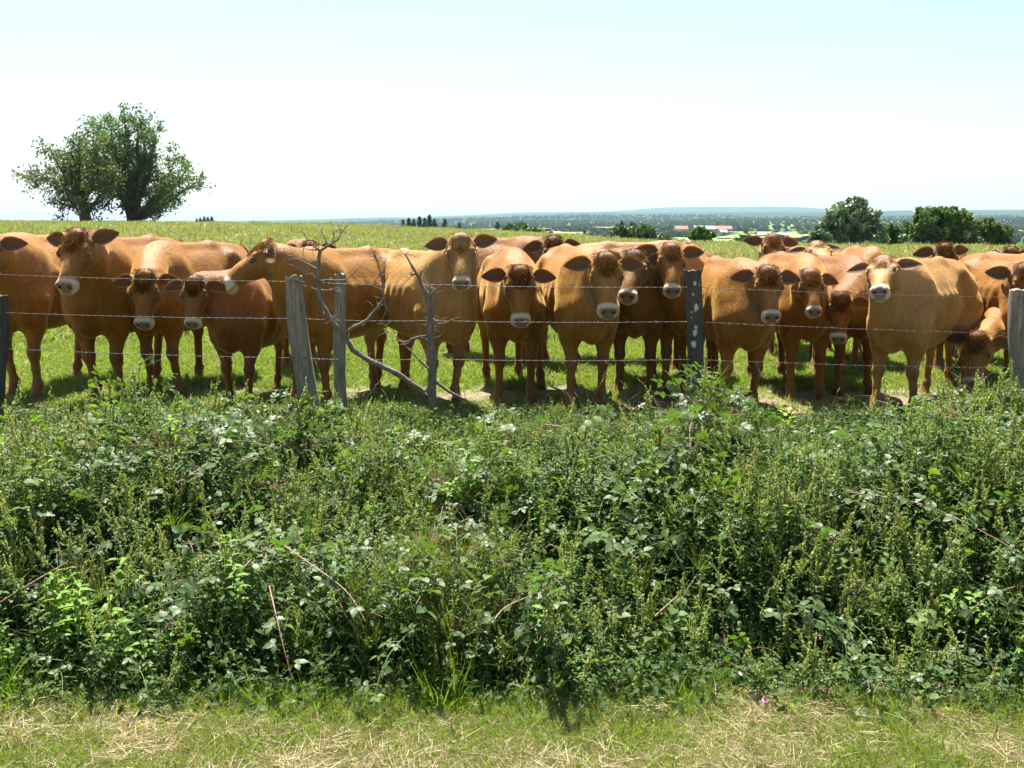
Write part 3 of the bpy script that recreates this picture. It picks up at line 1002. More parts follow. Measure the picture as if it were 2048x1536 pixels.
C(1030, 8.45, 6, .99, (1041, 540), 8.0, 3, 68, ORG, 'orange cow with curly dark forelock and level ears right of the pale tan cow', hair=650, ears=(.05, .05))
C(1172, 8.15, 11, 1.0, (1213, 514), 7.75, 3, 66, GOLD, 'golden cow with white muzzle, right of the curly forelock', hair=420, ears=(.05, 0), hs=1.05)
C(1268, 8.75, -8, .98, (1268, 506), 8.4, -18, 52, DKG, 'brown cow half hidden with only its muzzle and one ear past the white muzzled cow', hair=420)
C(1362, 8.85, -15, .99, (1343, 493), 8.4, -2, 60, ORG, 'russet cow with short clean face standing left of the lichened post', hair=300, ears=(-.1, -.1), hs=.95)
C(1482, 8.12, 9, .94, (1537, 540), 7.8, 2, 64, ORG, 'broad orange cow with drooping ears just right of the lichened post', hair=560, ears=(.1, .1), wide=1.05)
C(1604, 8.65, 4, .95, (1622, 545), 8.25, 0, 60, ORG, 'smaller orange cow with dark topknot between two larger faces', hair=480, ears=(.1, .1), hs=.88)
C(1700, 8.85, 8, .92, (1682, 592), 8.3, -18, 72, RED, 'dark faced calf peering low from behind the light tan cow', kind='calf', hair=520, hs=.93, ears=(.2, .2))
C(1788, 7.9, -44, .94, (1765, 516), 7.7, -22, 34, TAN, 'light tan cow with raised chin and pale nose near the right of the herd', hair=200, ears=(-.1, .0), roll=4)
C(1985, 9.05, -6, .92, (1955, 672), 8.05, -38, 78, GOLD, 'grazing cow with its head lowered into the tall grass', hair=420, ears=(.1, .1))
C(2052, 8.3, 4, .95, (2052, 535), 7.8, 6, 64, ORG, 'cow cut off by the right edge behind the squared grey post', hair=380, ears=(0, 0))
# behind them
B_ = dict(h=.02, fur=1200)
C(600, 10.3, 4, 1.0, (622, 490), 9.8, 30, 70, RED, 'brown curly poll of a cow hidden behind the cow in profile', hair=420, **B_)
C(1062, 10.7, 48, 1.03, (1108, 478), 10.3, 12, 58, RED, 'curly headed brown cow looking over the orange backs in mid herd', hair=620, ears=(.1, .1), **B_)
C(1345, 10.9, 86, .99, (1378, 486), 10.7, 128, 22, GOLD, 'side on golden cow behind the herd with its head turned away', hair=420, **B_)
C(1565, 11.2, -16, .96, (1546, 473), 10.7, 2, 56, GOLD, 'golden cow looking out between backs at the rear, ears level', hair=300, ears=(0, -.05), **B_)
C(1655, 10.1, -16, .93, (1633, 485), 9.75, 2, 24, TAN, 'cow behind the herd holding its pale muzzle straight up and forward', hair=160, ears=(-.1, -.2), **B_)
C(1735, 10.5, -4, .95, (1700, 560), 10.3, -20, 75, ORG, 'orange backed cow with hidden head behind the light tan cow', hair=200, **B_)
C(1900, 10.0, -8, .90, (1891, 492), 9.6, 4, 60, RED, 'curly headed russet cow looking over the light tan back', hair=620, ears=(0, 0), **B_)
C(2050, 10.2, 14, .90, (2024, 500), 9.9, 8, 62, RED, 'curly brown poll showing behind the cow at the right edge', hair=560, **B_)

# ------------------------------------------------------------------ fence, posts, dead wood
M['post'] = plain('weathered_wood', (.24, .205, .15), .9, .5, 9, .9, stretch=(6, 6, .7), bd=.02)
M['post_dark'] = plain('dark_weathered_wood', (.075, .065, .05), .95, .55, 9, .9, stretch=(6, 6, .8), bd=.02)
M['lichen'] = plain('grey_lichen', (.42, .45, .40), .95, .25, 60, .6)
M['deadwood'] = plain('dead_wood', (.17, .14, .105), .9, .5, 14, .8, stretch=(3, 3, 1), bd=.015)
M['wire'] = plain('galvanised_wire', (.085, .08, .078), .6, .2, 40, spec=.8)
M['wire'].node_tree.nodes['Principled BSDF'].inputs['Metallic'].default_value = .4

fence = tag(empty('barbed_wire_fence', (0, 7.35, 0)), 'three strand barbed wire fence on old wooden posts in front of the cattle', 'fence')


def ppart(mb, name, mats, label=None):
    o = mb.build(name, mats, fence)
    o.location = (0, -7.35, 0)
    if label: o['label'] = label
    return o


def post(ptop, pbot, d, r, mat, label, n=14, square=False, lichen=0, split=0):
    a = np.array(P(*pbot, d)); b = np.array(P(*ptop, d))
    a = a + (a - b) * .12
    mb = MB(); K = 14
    ax = unit(b - a); u = unit(np.cross([0, 1, 0], ax)); w = np.cross(ax, u)
    V = []
    ph = rng.uniform(0, 6, 6)
    for i_ in range(K + 1):
        t = i_ / K
        for j_ in range(n):
            th = 2 * math.pi * j_ / n
            if square:
                rr_ = r * 1.0 / max(abs(math.cos(th)), abs(math.sin(th))) ** .85
            else:
                rr_ = r * (1 + .09 * math.sin(2 * th + ph[0] + t * 1.5) + .06 * math.sin(5 * th + ph[1] + t * 2) + .05 * math.sin(7 * th + ph[2] - t * 3))
            rr_ *= 1 + .05 * math.sin(t * 9 + ph[3]) + .14 * (1 - t) * .5 + rng.normal(0, .012)
            if split and abs(((th - 1.2 + math.pi) % (2 * math.pi)) - math.pi) < .25: rr_ *= 1 - split * (0.3 + .7 * t)
            c = a + (b - a) * t + u * .012 * math.sin(t * 5 + ph[4])
            top = (ax * rng.uniform(-.008, .012)) if i_ == K else 0
            V.append(c + u * rr_ * math.cos(th) + w * rr_ * math.sin(th) + top)
    i_, j_ = np.meshgrid(np.arange(K), np.arange(n), indexing='ij'); i_ = i_.ravel(); j_ = j_.ravel(); k_ = (j_ + 1) % n
    mb.add(V, np.stack([i_ * n + j_, i_ * n + k_, (i_ + 1) * n + k_, (i_ + 1) * n + j_], 1))
    cp = V[K * n:] + [b - ax * .006]
    mb.add(cp, np.stack([np.arange(n), (np.arange(n) + 1) % n, np.full(n, n)], 1))
    o = ppart(mb, 'post', mat, label)
    if lichen:
        lm = MB()
        for q in range(lichen):
            t = (.14, .30, .55, .62, .78, .9, .70, .35, .46, .84)[q % 10] + rng.uniform(-.03, .03)
            th = -math.pi / 2 + rng.uniform(-.8, .8)
            rad = rng.uniform(.006, .014) if q > 4 else rng.uniform(.016, .028)
            c = a + (b - a) * t
            nrm = u * math.cos(th) + w * math.sin(th)
            if np.dot(nrm, [0, -1, 0]) < 0: nrm = nrm - w * 2 * np.dot(nrm, w)
            s_ = unit(np.cross(nrm, ax))
            ring = [c + nrm * r * 1.06]
            m_ = 11
            for g in range(m_):
                an_ = 2 * math.pi * g / m_; q_ = rad * rng.uniform(.6, 1.2)
                off = s_ * q_ * math.cos(an_) * .9 + ax * q_ * 1.25 * math.sin(an_)
                ring.append(c + off + nrm * (r * 1.045 - (q_ * math.cos(an_)) ** 2 * .5 / r))
            lm.add(ring, np.stack([np.zeros(m_, int), 1 + np.arange(m_), 1 + (np.arange(m_) + 1) % m_], 1))
        lo_ = lm.build('lichen', M['lichen'], o); lo_['kind'] = 'stuff'
    return o


post((-2, 592), (-1, 800), 7.45, .050, M['post_dark'], 'dark post cut by the left edge of the photo')
post((587, 553), (617, 815), 7.30, .066, M['post'], 'thick pale grey post leaning to the left', split=.22)
post((677, 549), (684, 815), 7.42, .042, M['post'], 'slim upright grey post just right of the leaning one', split=.15)
post((1387, 541), (1390, 838), 7.30, .054, M['post_dark'], 'dark upright post with pale lichen blotches', lichen=17)
post((2041, 580), (2041, 838), 7.20, .062, M['post'], 'squared grey post at the right edge of the photo', square=True)

WX = [(-260, 7.46), (2, 7.40), (603, 7.23), (862, 7.26), (1387, 7.24), (2036, 7.13), (2420, 7.1)]
WY = [[540, 549, 563, 569, 574, 595, 604], [617, 625, 637, 641, 643, 667, 676], [691, 697, 716, 718, 719, 736, 744]]
for row in WY:
    wb = MB()
    pts = []
    for k in range(len(WX) - 1):
        x0, d0 = WX[k]; x1, d1 = WX[k + 1]
        A_ = np.array(P(x0, row[k], d0)); B2 = np.array(P(x1, row[k + 1], d1))
        nseg = 16
        for q in range(nseg):
            t = q / nseg
            pts.append(A_ + (B2 - A_) * t - np.array([0, 0, 1]) * 4 * t * (1 - t) * rng.uniform(.009, .012))
    pts.append(np.array(P(WX[-1][0], row[-1], WX[-1][1])))
    pts = np.array(pts)
    # two twisted strands
    seg = np.linalg.norm(np.diff(pts, axis=0), axis=1); cum = np.concatenate([[0], np.cumsum(seg)])
    ss = np.arange(0, cum[-1], .02)
    pp = np.stack([np.interp(ss, cum, pts[:, q]) for q in range(3)], 1)
    for ph in (0, math.pi):
        off = np.stack([0 * ss, np.cos(ss * 55 + ph), np.sin(ss * 55 + ph)], 1) * .001
        wb.tube(list(pp + off), .00095, 4, cap=False)
    for s0 in np.arange(.05, cum[-1], .105):
        c = np.array([np.interp(s0, cum, pts[:, q]) for q in range(3)])
        wb.tube([c + [-.006, 0, 0], c + [.006, 0, 0]], .0026, 6)
        for q in range(3):
            th = rng.uniform(0, 6.28); dv = np.array([rng.uniform(-.3, .3), math.cos(th), math.sin(th)])
            wb.tube([c, c + unit(dv) * .017], [.0016, .0007], 3, cap=False)
    ppart(wb, 'wire', M['wire'])


def branchset(name, label, cat, lines, base_d, seed, twigs=1.0, rough=.0):
    """lines: list of (points [(px, py, dd)], r0, r1)"""
    r_ = np.random.default_rng(seed)
    root = np.array(P(lines[0][0][0][0], lines[0][0][0][1], base_d + lines[0][0][0][2]))
    e = tag(empty(name, tuple(root)), label, cat)
    tw = MB()
    for li, (ps, r0, r1) in enumerate(lines):
        w = [np.array(P(x, y, base_d + dd_)) for x, y, dd_ in ps]
        # resample with small kinks
        pts = []
        for a_, b_ in zip(w[:-1], w[1:]):
            L = np.linalg.norm(b_ - a_); m_ = max(1, int(L / .045))
            for q in range(m_):
                pts.append(a_ + (b_ - a_) * q / m_ + r_.normal(0, .0035, 3) * (q > 0))
        pts.append(w[-1])
        rad = np.linspace(r0, r1, len(pts)) * (1 + r_.normal(0, .07, len(pts)))
        mb = MB(); mb.tube(pts, rad, 8, jit=.08)
        # knots and broken stubs
        for q in range(int(len(pts) * .5)):
            k = r_.integers(0, len(pts)); dv = unit(r_.normal(size=3) + np.array([0, -.2, .2]))
            mb.tube([pts[k], pts[k] + dv * (rad[k] * 1.0 + r_.uniform(.008, .03))], [rad[k] * .45 + .001, .0015], 5)
        mb.build('trunk' if li == 0 else 'branch', M['deadwood'], e, loc=tuple(-root))
        for q in range(int(len(pts) * 1.1 * twigs)):
            k = r_.integers(len(pts) // 4, len(pts)); L = r_.uniform(.03, .13)
            dv = unit(r_.normal(size=3) * [1, .5, .8] + [0, 0, .25]); c = pts[k]; tp = [c]
            for g in range(4):
                dv = unit(dv + r_.normal(0, .28, 3)); c = c + dv * L / 4; tp.append(c)
            tw.tube(tp, [.0030, .0025, .002, .0016, .001], 4, cap=False)
    to = tw.build('twigs', M['deadwood'], e, loc=tuple(-root)); to['kind'] = 'stuff'
    return e


branchset('dead_branch', 'pale dead branch forking upward between the slim post and the stump', 'branch', [
    ([(868, 806, .1), (830, 772, .05), (790, 745, 0), (740, 722, 0), (706, 700, 0), (693, 678, 0)], .021, .020),
    ([(693, 678, 0), (672, 652, 0), (655, 627, 0), (640, 600, .02), (637, 560, .02), (637, 520, .04), (640, 502, .04)], .018, .014),
    ([(640, 502, .04), (628, 492, .04), (612, 475, .05), (604, 463, .05)], .009, .002),
    ([(640, 502, .04), (655, 492, .04), (675, 480, .02), (690, 457, .0)], .011, .002),
    ([(650, 496, .03), (652, 480, .03), (643, 462, .03)], .006, .002),
    ([(668, 484, .02), (668, 470, .02), (664, 460, .02)], .004, .0015),
    ([(676, 479, .02), (682, 466, .02), (680, 458, 0)], .004, .0015),
    ([(637, 499, .03), (622, 500, .03), (607, 496, .02)], .005, .002),
    ([(690, 668, 0), (705, 655, -.02), (735, 640, -.04), (756, 615, -.04), (768, 595, -.03), (765, 565, 0), (758, 535, .03), (750, 510, .05)], .014, .006),
    ([(755, 525, .04), (748, 512, .04), (746, 503, .04)], .004, .0015),
    ([(762, 545, .02), (752, 560, .0), (745, 572, 0)], .004, .0015),
    ([(634, 538, .03), (615, 528, .03), (590, 518, .02), (567, 503, .0)], .007, .002),
    ([(636, 560, .02), (622, 548, .02), (604, 541, .0)], .006, .002),
    ([(637, 583, .02), (615, 573, -.03), (598, 562, -.05), (585, 550, -.06)], .008, .003),
    ([(640, 562, .02), (670, 561, -.03), (692, 560, -.05), (705, 548, -.05), (722, 532, -.04)], .007, .002),
    ([(640, 580, .02), (665, 580, -.03), (682, 584, -.04)], .006, .002),
    ([(768, 595, -.03), (772, 620, -.05), (765, 640, -.05), (775, 665, -.05)], .005, .002),
], 7.25, 3)
branchset('dead_stump', 'upright grey dead stump with forked top among the cattle', 'dead tree', [
    ([(866, 812, 0), (862, 780, 0), (866, 740, 0), (862, 690, 0), (860, 640, 0), (862, 615, 0), (857, 592, 0)], .034, .022),
    ([(857, 592, 0), (845, 575, 0), (838, 556, .0), (824, 532, .0), (811, 509, .02)], .018, .004),
    ([(838, 556, 0), (842, 545, -.02), (844, 540, -.02)], .012, .004),
    ([(832, 548, 0), (824, 550, -.02), (820, 547, -.02)], .008, .003),
    ([(860, 592, 0), (860, 575, 0), (859, 570, 0)], .010, .004),
    ([(862, 592, 0), (872, 580, -.02), (882, 570, -.03)], .012, .004),
    ([(860, 672, 0), (835, 674, -.03), (812, 684, -.05), (785, 680, -.05)], .008, .003),
    ([(860, 740, 0), (838, 720, .02), (820, 700, .02), (808, 690, .03)], .010, .003),
    ([(862, 660, 0), (878, 648, -.03), (905, 640, -.04)], .006, .002),
    ([(862, 650, 0), (852, 625, -.03), (856, 612, -.03)], .005, .002),
    ([(868, 760, 0), (893, 780, .05), (930, 800, .08), (955, 812, .1)], .012, .006),
], 7.3, 5)

# ------------------------------------------------------------------ trees
def crown_tree(name, label, cat, px, py, d, limbs, leafm, seed, leaf=.2, nleaf=14, trunk_r=.4, group=None, wob=.09, clump=.55, levels=3, spread=.55, bare=0.0):
    """limbs: main limbs as pixel polylines fanning from the trunk foot; every limb branches and carries leaves"""
    r_ = np.random.default_rng(seed)
    root = np.array(P(px, py, d)); root[2] = min(root[2], float(ground_z(root[0], root[1])) + .0)
    e = tag(empty(name, tuple(root)), label, cat, group)
    wood = MB(); lv = MB(); big = MB()
    S = d / F
    ends = []

    def grow(p, dv, L, r, lev):
        pts = [p]; m_ = 5
        for q in range(m_):
            dv = unit(dv + r_.normal(0, wob * 2, 3) + np.array([0, 0, .05])); p = p + dv * L / m_; pts.append(p)
        if r > .008: wood.tube(pts, np.linspace(r, r * .5, m_ + 1), 5 if lev > 1 else 4, cap=False)
        if lev > 0:
            for q in range(3 if lev > 1 else 3):
                k = r_.integers(2, m_ + 1)
                grow(pts[k], unit(dv + r_.normal(0, spread, 3)), L * r_.uniform(.5, .75), r * .5, lev - 1)
        if lev <= 1: ends.extend(pts[2:])
    for li, (ps, r0, r1) in enumerate(limbs):
        w = [np.array(P(x, y, d + dd_)) for x, y, dd_ in ps]
        if li == 0 or ps[0][1] >= py - 3: w[0] = np.array([w[0][0], w[0][1], root[2] - .2])
        pts = []
        for a_, b_ in zip(w[:-1], w[1:]):
            m_ = max(1, int(np.linalg.norm(b_ - a_) / (14 * S)))
            for q in range(m_): pts.append(a_ + (b_ - a_) * q / m_ + r_.normal(0, 1.2 * S, 3) * (q > 0))
        pts.append(w[-1])
        rad = np.linspace(r0, r1, len(pts))
        big.tube(pts, rad, 7, jit=.05)
        n_ = len(pts)
        for k in range(max(1, int(n_ * .33)), n_):
            for q in range(3):
                ax = unit(pts[min(k + 1, n_ - 1)] - pts[max(k - 1, 0)])
                dv = unit(ax * .5 + r_.normal(0, 1, 3) * [1, 1, .8] + [0, 0, .15])
                grow(pts[k], dv, r_.uniform(16, 38) * S * (1.15 - .55 * k / n_), rad[k] * .45, levels - 1)
    ends_ = np.array(ends)
    if bare: ends_ = ends_[r_.random(len(ends_)) > bare]
    N = len(ends_) * nleaf
    c = np.repeat(ends_, nleaf, 0) + r_.normal(0, clump, (N, 3)) * [1, 1, .8]
    leafcloud(lv, c, leaf, r_)
    big.build('trunk', M['bark'], e, loc=tuple(-root))
    if wood.V: 
        wo = wood.build('branches', M['bark'], e, loc=tuple(-root)); wo['kind'] = 'stuff'
    cr = lv.build('crown', leafm, e, loc=tuple(-root)); cr['kind'] = 'stuff'
    print('TREE', name, 'leaves', N)
    return e


def leafcloud(mb, c, size, r_, flat=.5):
    N = len(c)
    d1 = r_.normal(size=(N, 3)); d1 /= np.linalg.norm(d1, axis=1)[:, None]
    nn = r_.normal(size=(N, 3)) + [0, 0, flat]
    d2 = np.cross(nn, d1); d2 /= np.linalg.norm(d2, axis=1)[:, None] + 1e-9
    s1 = size * r_.uniform(.6, 1.3, N)[:, None]
    V = np.stack([c - d1 * s1 * .6, c + d2 * s1 * .36, c + d1 * s1 * .6, c - d2 * s1 * .36], 1).reshape(-1, 3)
    mb.add(V, np.arange(4 * N).reshape(-1, 4))


# the pair of oaks on the crest
crown_tree('oak_tree', 'tall airy oak with many upright limbs, right one of the pair on the field crest', 'tree', 265, 446, 100, [
    ([(268, 446, 0), (262, 400, 0), (262, 350, 0), (256, 300, 0), (248, 235, 0)], .75, .08),
    ([(262, 420, 0), (250, 370, 2), (235, 320, 2), (208, 268, 3)], .4, .06),
    ([(262, 400, 0), (278, 340, -2), (275, 285, -2), (272, 238, -1)], .4, .06),
    ([(262, 418, 0), (244, 350, -3), (226, 290, -3), (222, 248, -3)], .3, .05),
    ([(262, 425, 0), (225, 375, 3), (190, 335, 3), (160, 312, 3)], .28, .05),
    ([(264, 430, 0), (290, 370, -2), (300, 325, -2), (312, 272, -2)], .35, .05),
    ([(270, 436, 0), (310, 395, 1), (335, 360, 2), (352, 315, 2)], .4, .05),
    ([(272, 440, 0), (310, 420, 2), (345, 398, 2), (392, 364, 3)], .45, .05),
    ([(274, 442, 0), (310, 405, -3), (350, 370, -4), (375, 340, -3)], .3, .05),
    ([(262, 425, 0), (230, 370, -4), (200, 330, -5), (165, 290, -4)], .35, .05),
    ([(262, 415, 0), (240, 350, 5), (220, 305, 6), (185, 262, 6)], .3, .05),
    ([(266, 436, 0), (272, 360, 4), (288, 305, 5), (296, 258, 5)], .3, .05),
], M['oak'], 21, leaf=.24, nleaf=1, clump=.25, levels=3, group='pair of oaks on the field crest')
crown_tree('oak_tree', 'darker spreading oak, left one of the pair, its lowest bough reaching out to the left', 'tree', 172, 446, 96, [
    ([(174, 446, 0), (166, 415, 0), (160, 380, 0), (154, 335, 0), (142, 305, 0)], .6, .08),
    ([(166, 420, 0), (140, 390, 1), (108, 362, 2), (55, 351, 3)], .32, .05),
    ([(164, 400, 0), (135, 360, -2), (115, 325, -2), (105, 308, -2)], .3, .05),
    ([(166, 410, 0), (185, 360, -2), (195, 320, -2), (190, 290, -2)], .3, .05),
    ([(168, 425, 0), (148, 415, 2), (130, 410, 3), (115, 400, 3)], .25, .05),
    ([(170, 430, 0), (195, 400, -3), (215, 370, -3), (225, 350, -3)], .25, .05),
    ([(166, 405, 0), (150, 350, 4), (160, 310, 4), (170, 285, 4)], .25, .05),
], M['oak2'], 22, leaf=.24, nleaf=1, clump=.32, levels=3, group='pair of oaks on the field crest')


def lobed_tree(name, label, cat, px, d, lobes, mats, seed, leaf=.2, dens=60, group=None, trunk_r=.2):
    """a dense field tree: lobes (px, py, radius px, depth offset) of leaves on the shells of uneven clumps"""
    r_ = np.random.default_rng(seed)
    x = XA(px, d); gz = float(ground_z(x, d))
    e = tag(empty(name, (x, d, gz)), label, cat, group)
    root = np.array([x, d, gz]); S = d / F
    tb = MB(); C_ = []
    for (lx, ly, lr, ld) in lobes:
        c = np.array(P(lx, ly, d + ld)); r0 = lr * S
        tb.tube([root + [0, 0, -.2], root * .5 + c * .5 + [0, 0, -.15 * r0], c], [trunk_r, trunk_r * .6, trunk_r * .2], 6, cap=False)
        n_sub = 34
        dv = r_.normal(size=(n_sub, 3)); dv /= np.linalg.norm(dv, axis=1)[:, None]
        sc = c + dv * r0 * r_.uniform(.35, .95, n_sub)[:, None] * [1, 1, .95]
        for s_ in sc:
            rs = r0 * r_.uniform(.16, .32); m_ = int(dens * rs / (r0 * .24))
            q = r_.normal(size=(m_, 3)); q /= np.linalg.norm(q, axis=1)[:, None]
            C_.append(s_ + q * rs * r_.uniform(.5, 1.08, m_)[:, None])
    c = np.concatenate(C_); c = c[c[:, 2] > gz + .05]
    tb.build('trunk', M['bark'], e, loc=tuple(-root))
    lv = MB(); leafcloud(lv, c, leaf, r_)
    cr = lv.build('crown', mats, e, loc=tuple(-root)); cr['kind'] = 'stuff'
    print('TREE', name, len(c))
    return e


lobed_tree('field_tree', 'large domed tree with silvery foliage behind the herd on the right', 'tree', 1705, 92, [
    (1700, 425, 34, 0), (1670, 448, 36, -1), (1730, 440, 36, 1), (1690, 470, 40, 0), (1745, 470, 36, 1), (1640, 478, 26, -2), (1712, 410, 20, 0)], [M['pale']], 31, .24, 80)
lobed_tree('field_tree', 'small green tree filling the gap between the two large field trees', 'tree', 1800, 96, [
    (1798, 468, 22, 0), (1792, 482, 22, 0), (1815, 486, 20, 1), (1780, 458, 14, 0)], [M['hedge']], 32, .22, 70)
lobed_tree('field_tree', 'wide dark green tree right of the domed silvery one', 'tree', 1880, 92, [
    (1885, 440, 28, 0), (1845, 448, 32, -1), (1925, 446, 34, 1), (1832, 474, 32, 0), (1880, 475, 36, 0), (1925, 474, 32, 0), (1868, 430, 18, 0), (1905, 428, 18, 0)], [M['hedge']], 33, .24, 80)
lobed_tree('field_tree', 'lower yellowish tree at the right end of the field hedge', 'tree', 1985, 96, [
    (1975, 458, 24, 0), (2000, 472, 26, 0), (1965, 480, 24, 0), (2010, 488, 18, 0)], [M['oak2']], 34, .23, 70)
lobed_tree('round_bush', 'round dark green bush on the field edge above the rear cattle', 'bush', 1404, 105, [
    (1402, 466, 16, 0), (1392, 474, 15, 0), (1416, 474, 15, 0), (1404, 482, 16, 0)], [M['hedge']], 35, .26, 60)

# conifers
def conifer(px, top, bot, d, label, seed, w=.30, name='conifer'):
    r_ = np.random.default_rng(seed)
    b = np.array(P(px, bot, d)); t = np.array(P(px, top, d)); H = t[2] - b[2]
    b[2] -= H * .5; H *= 1.5
    e = tag(empty(name, tuple(b)), label, 'conifer', 'conifers along the far field edge')
    tb = MB(); tb.tube([(0, 0, 0), (0, 0, H)], [H * .02, .03], 6); tb.build('trunk', M['bark'], e)
    cs = []
    for k in range(26):
        f = k / 26; z = H * (.15 + .85 * f); R_ = H * w * .5 * (1 - f) ** .8 * r_.uniform(.7, 1.1) + .1
        for q in range(7):
            th = r_.uniform(0, 6.28); n_ = 7
            s_ = np.linspace(.2, 1, n_)
            cs.append(np.stack([math.cos(th) * R_ * s_, math.sin(th) * R_ * s_, z - .25 * R_ * s_], 1) + r_.normal(0, .03 * H * w, (n_, 3)))
    lv = MB(); leafcloud(lv, np.concatenate(cs), H * .055, r_)
    cr = lv.build('crown', M['conifer'], e); cr['kind'] = 'stuff'


for q, (px, tp, bt, d, w) in enumerate([(806, 441, 458, 330, .5), (818, 438, 458, 330, .5), (828, 440, 458, 335, .45), (839, 435, 458, 330, .45), (850, 438, 458, 340, .45), (859, 432, 458, 330, .42),
                                        (869, 440, 459, 330, .5), (890, 440, 461, 330, .5), (919, 447, 461, 330, .6), (995, 446, 466, 330, .55)]):
    lb = {5: 'tallest dark conifer of the clump at the far field edge', 0: 'leftmost low conifer of the clump at the far field edge', 7: 'lone conifer just right of the dark clump at the far field edge',
          8: 'short conifer standing apart by the pale far fields', 9: 'small conifer in front of the tan far field',
          3: 'second tallest conifer, in the middle of the dark far clump', 1: 'dark conifer second from the left in the far clump', 2: 'dark conifer left of the second tallest in the far clump', 4: 'dark conifer between the two tallest of the far clump', 6: 'low dark conifer at the right end of the far clump'}[q]
    conifer(px, tp - 2, bt, d, lb, 50 + q, w * 1.7)
for q, (px, tp) in enumerate([(394, 437), (401, 435), (409, 433), (416, 434), (424, 433)]):
    conifer(px, tp, 449, 240, ['leftmost narrow conifer of the little clump right of the oaks', 'second narrow conifer from the left in the little clump by the oaks', 'middle narrow conifer of the little clump right of the oaks', 'fourth narrow conifer from the left in the little clump by the oaks', 'rightmost narrow conifer of the little clump right of the oaks'][q], 70 + q, .8)

# ------------------------------------------------------------------ far woods, fields and houses
def far_kit():
    ks = []
    for s_ in range(5):
        r_ = np.random.default_rng(90 + s_); mb = MB(); cs = []
        for k in range(14):
            c = r_.normal(size=3); c = c / np.linalg.norm(c) * r_.uniform(.2, .75) * [1, 1, .8] + [0, 0, .72]
            q = r_.normal(size=(22, 3)); q /= np.linalg.norm(q, axis=1)[:, None]
            cs.append(c + q * r_.uniform(.22, .40))
        leafcloud(mb, np.concatenate(cs), .30, r_, 1.0)
        ks.append(mb.mesh('far_tree', [M['fartree']]))
    return ks


CLEAR = [(1015, 1500, 95, 260), (1060, 1350, 60, 200), (1235, 1700, 45, 200), (1430, 1000, 60, 200), (1540, 1100, 90, 260), (1345, 1050, 40, 90), (1600, 900, 50, 120), (1120, 1250, 60, 120), (960, 1150, 60, 120)]


def clear(x, y):
    k = np.zeros(len(x), bool)
    for px, d, w, dep in CLEAR:
        pxx = 1024 + x / y * F
        k |= (np.abs(pxx - px) < w) & (y < d + 60) & (y > d - dep)
    return k


fk = far_kit()
for nm, lo, hi, N, cl, thr in (('near_valley_wood', 330, 800, 1500, 60, .50), ('valley_wood', 800, 2400, 4200, 140, .46), ('far_wood', 2400, 4800, 6500, 300, .40)):
    d = np.sqrt(rng.uniform(lo ** 2, hi ** 2, N * 3)); th = rng.uniform(-.50, .50, N * 3)
    x = d * np.sin(th); y = d * np.cos(th)
    den = fbm(x / cl, y / (cl * 1.2), 77, 3)
    hedge = (np.abs(((x + .3 * y) / (cl * 1.6)) % 1 - .5) < .03) | (np.abs(((y - .2 * x) / (cl * 2.3)) % 1 - .5) < .02)
    k = ((den > thr) | hedge) & ~clear(x, y)
    x, y, d = x[k][:N], y[k][:N], d[k][:N]; n = len(x)
    sc = rng.uniform(3.2, 6.5, n)
    o = scatter(nm, fk, np.stack([x, y, ground_z(x, y) - sc * .1], 1), rots(n, .1), sc, rng.integers(0, 5, n))
    print(nm, n)
# bushes and scrub on the slope just past the field, right half
n = 260
d = rng.uniform(150, 330, n); th = rng.uniform(-.02, .5, n); x = d * np.sin(th); y = d * np.cos(th)
scatter('slope_scrub', fk, np.stack([x, y, ground_z(x, y) - .3], 1), rots(n, .1), rng.uniform(1.5, 3.4, n), rng.integers(0, 5, n))


def far_field(name, px, d, w, dep, c, lift=1.2):
    xs = np.linspace(XA(px - w, d), XA(px + w, d), 12); ys = np.linspace(d - dep * .5, d + dep * .5, 8)
    X, Y = np.meshgrid(xs, ys); X = X * (Y / d)
    X = X + 14 * np.sin(Y / 60) 
    Z = ground_z(X, Y) + lift
    i_, j_ = np.meshgrid(np.arange(7), np.arange(11), indexing='ij'); i_ = i_.ravel(); j_ = j_.ravel()
    q = np.stack([i_ * 12 + j_, i_ * 12 + j_ + 1, (i_ + 1) * 12 + j_ + 1, (i_ + 1) * 12 + j_], 1)
    tag(link(name, mk_mesh(name, np.stack([X.ravel(), Y.ravel(), Z.ravel()], 1), [q], [plain(name, c, 1, .12, .02, spec=.1)])), kind='structure')


far_field('wheat_field', 1020, 1520, 68, 420, (.30, .22, .11), 5)
far_field('stubble_field', 1080, 1330, 55, 90, (.28, .20, .12), 3)
far_field('meadow', 970, 1180, 55, 130, (.17, .23, .08), 3)
far_field('meadow', 1120, 1280, 60, 80, (.15, .20, .07), 3)
far_field('meadow', 1235, 1750, 42, 240, (.15, .18, .06), 5)
far_field('meadow', 1430, 1000, 60, 150, (.14, .22, .06), 3)
far_field('meadow', 1360, 1020, 45, 90, (.22, .19, .09), 3)
far_field('meadow', 1545, 1180, 85, 320, (.14, .18, .06), 4)

M['tile'] = plain('clay_roof', (.30, .16, .11), .9, .3, .8)
M['slate'] = plain('pale_roof', (.30, .29, .28), .8, .15, .5)
M['render'] = plain('pale_render', (.38, .33, .26), .9, .2, .3)
M['shut'] = plain('dark_opening', (.06, .055, .05), .6, .2, 2)


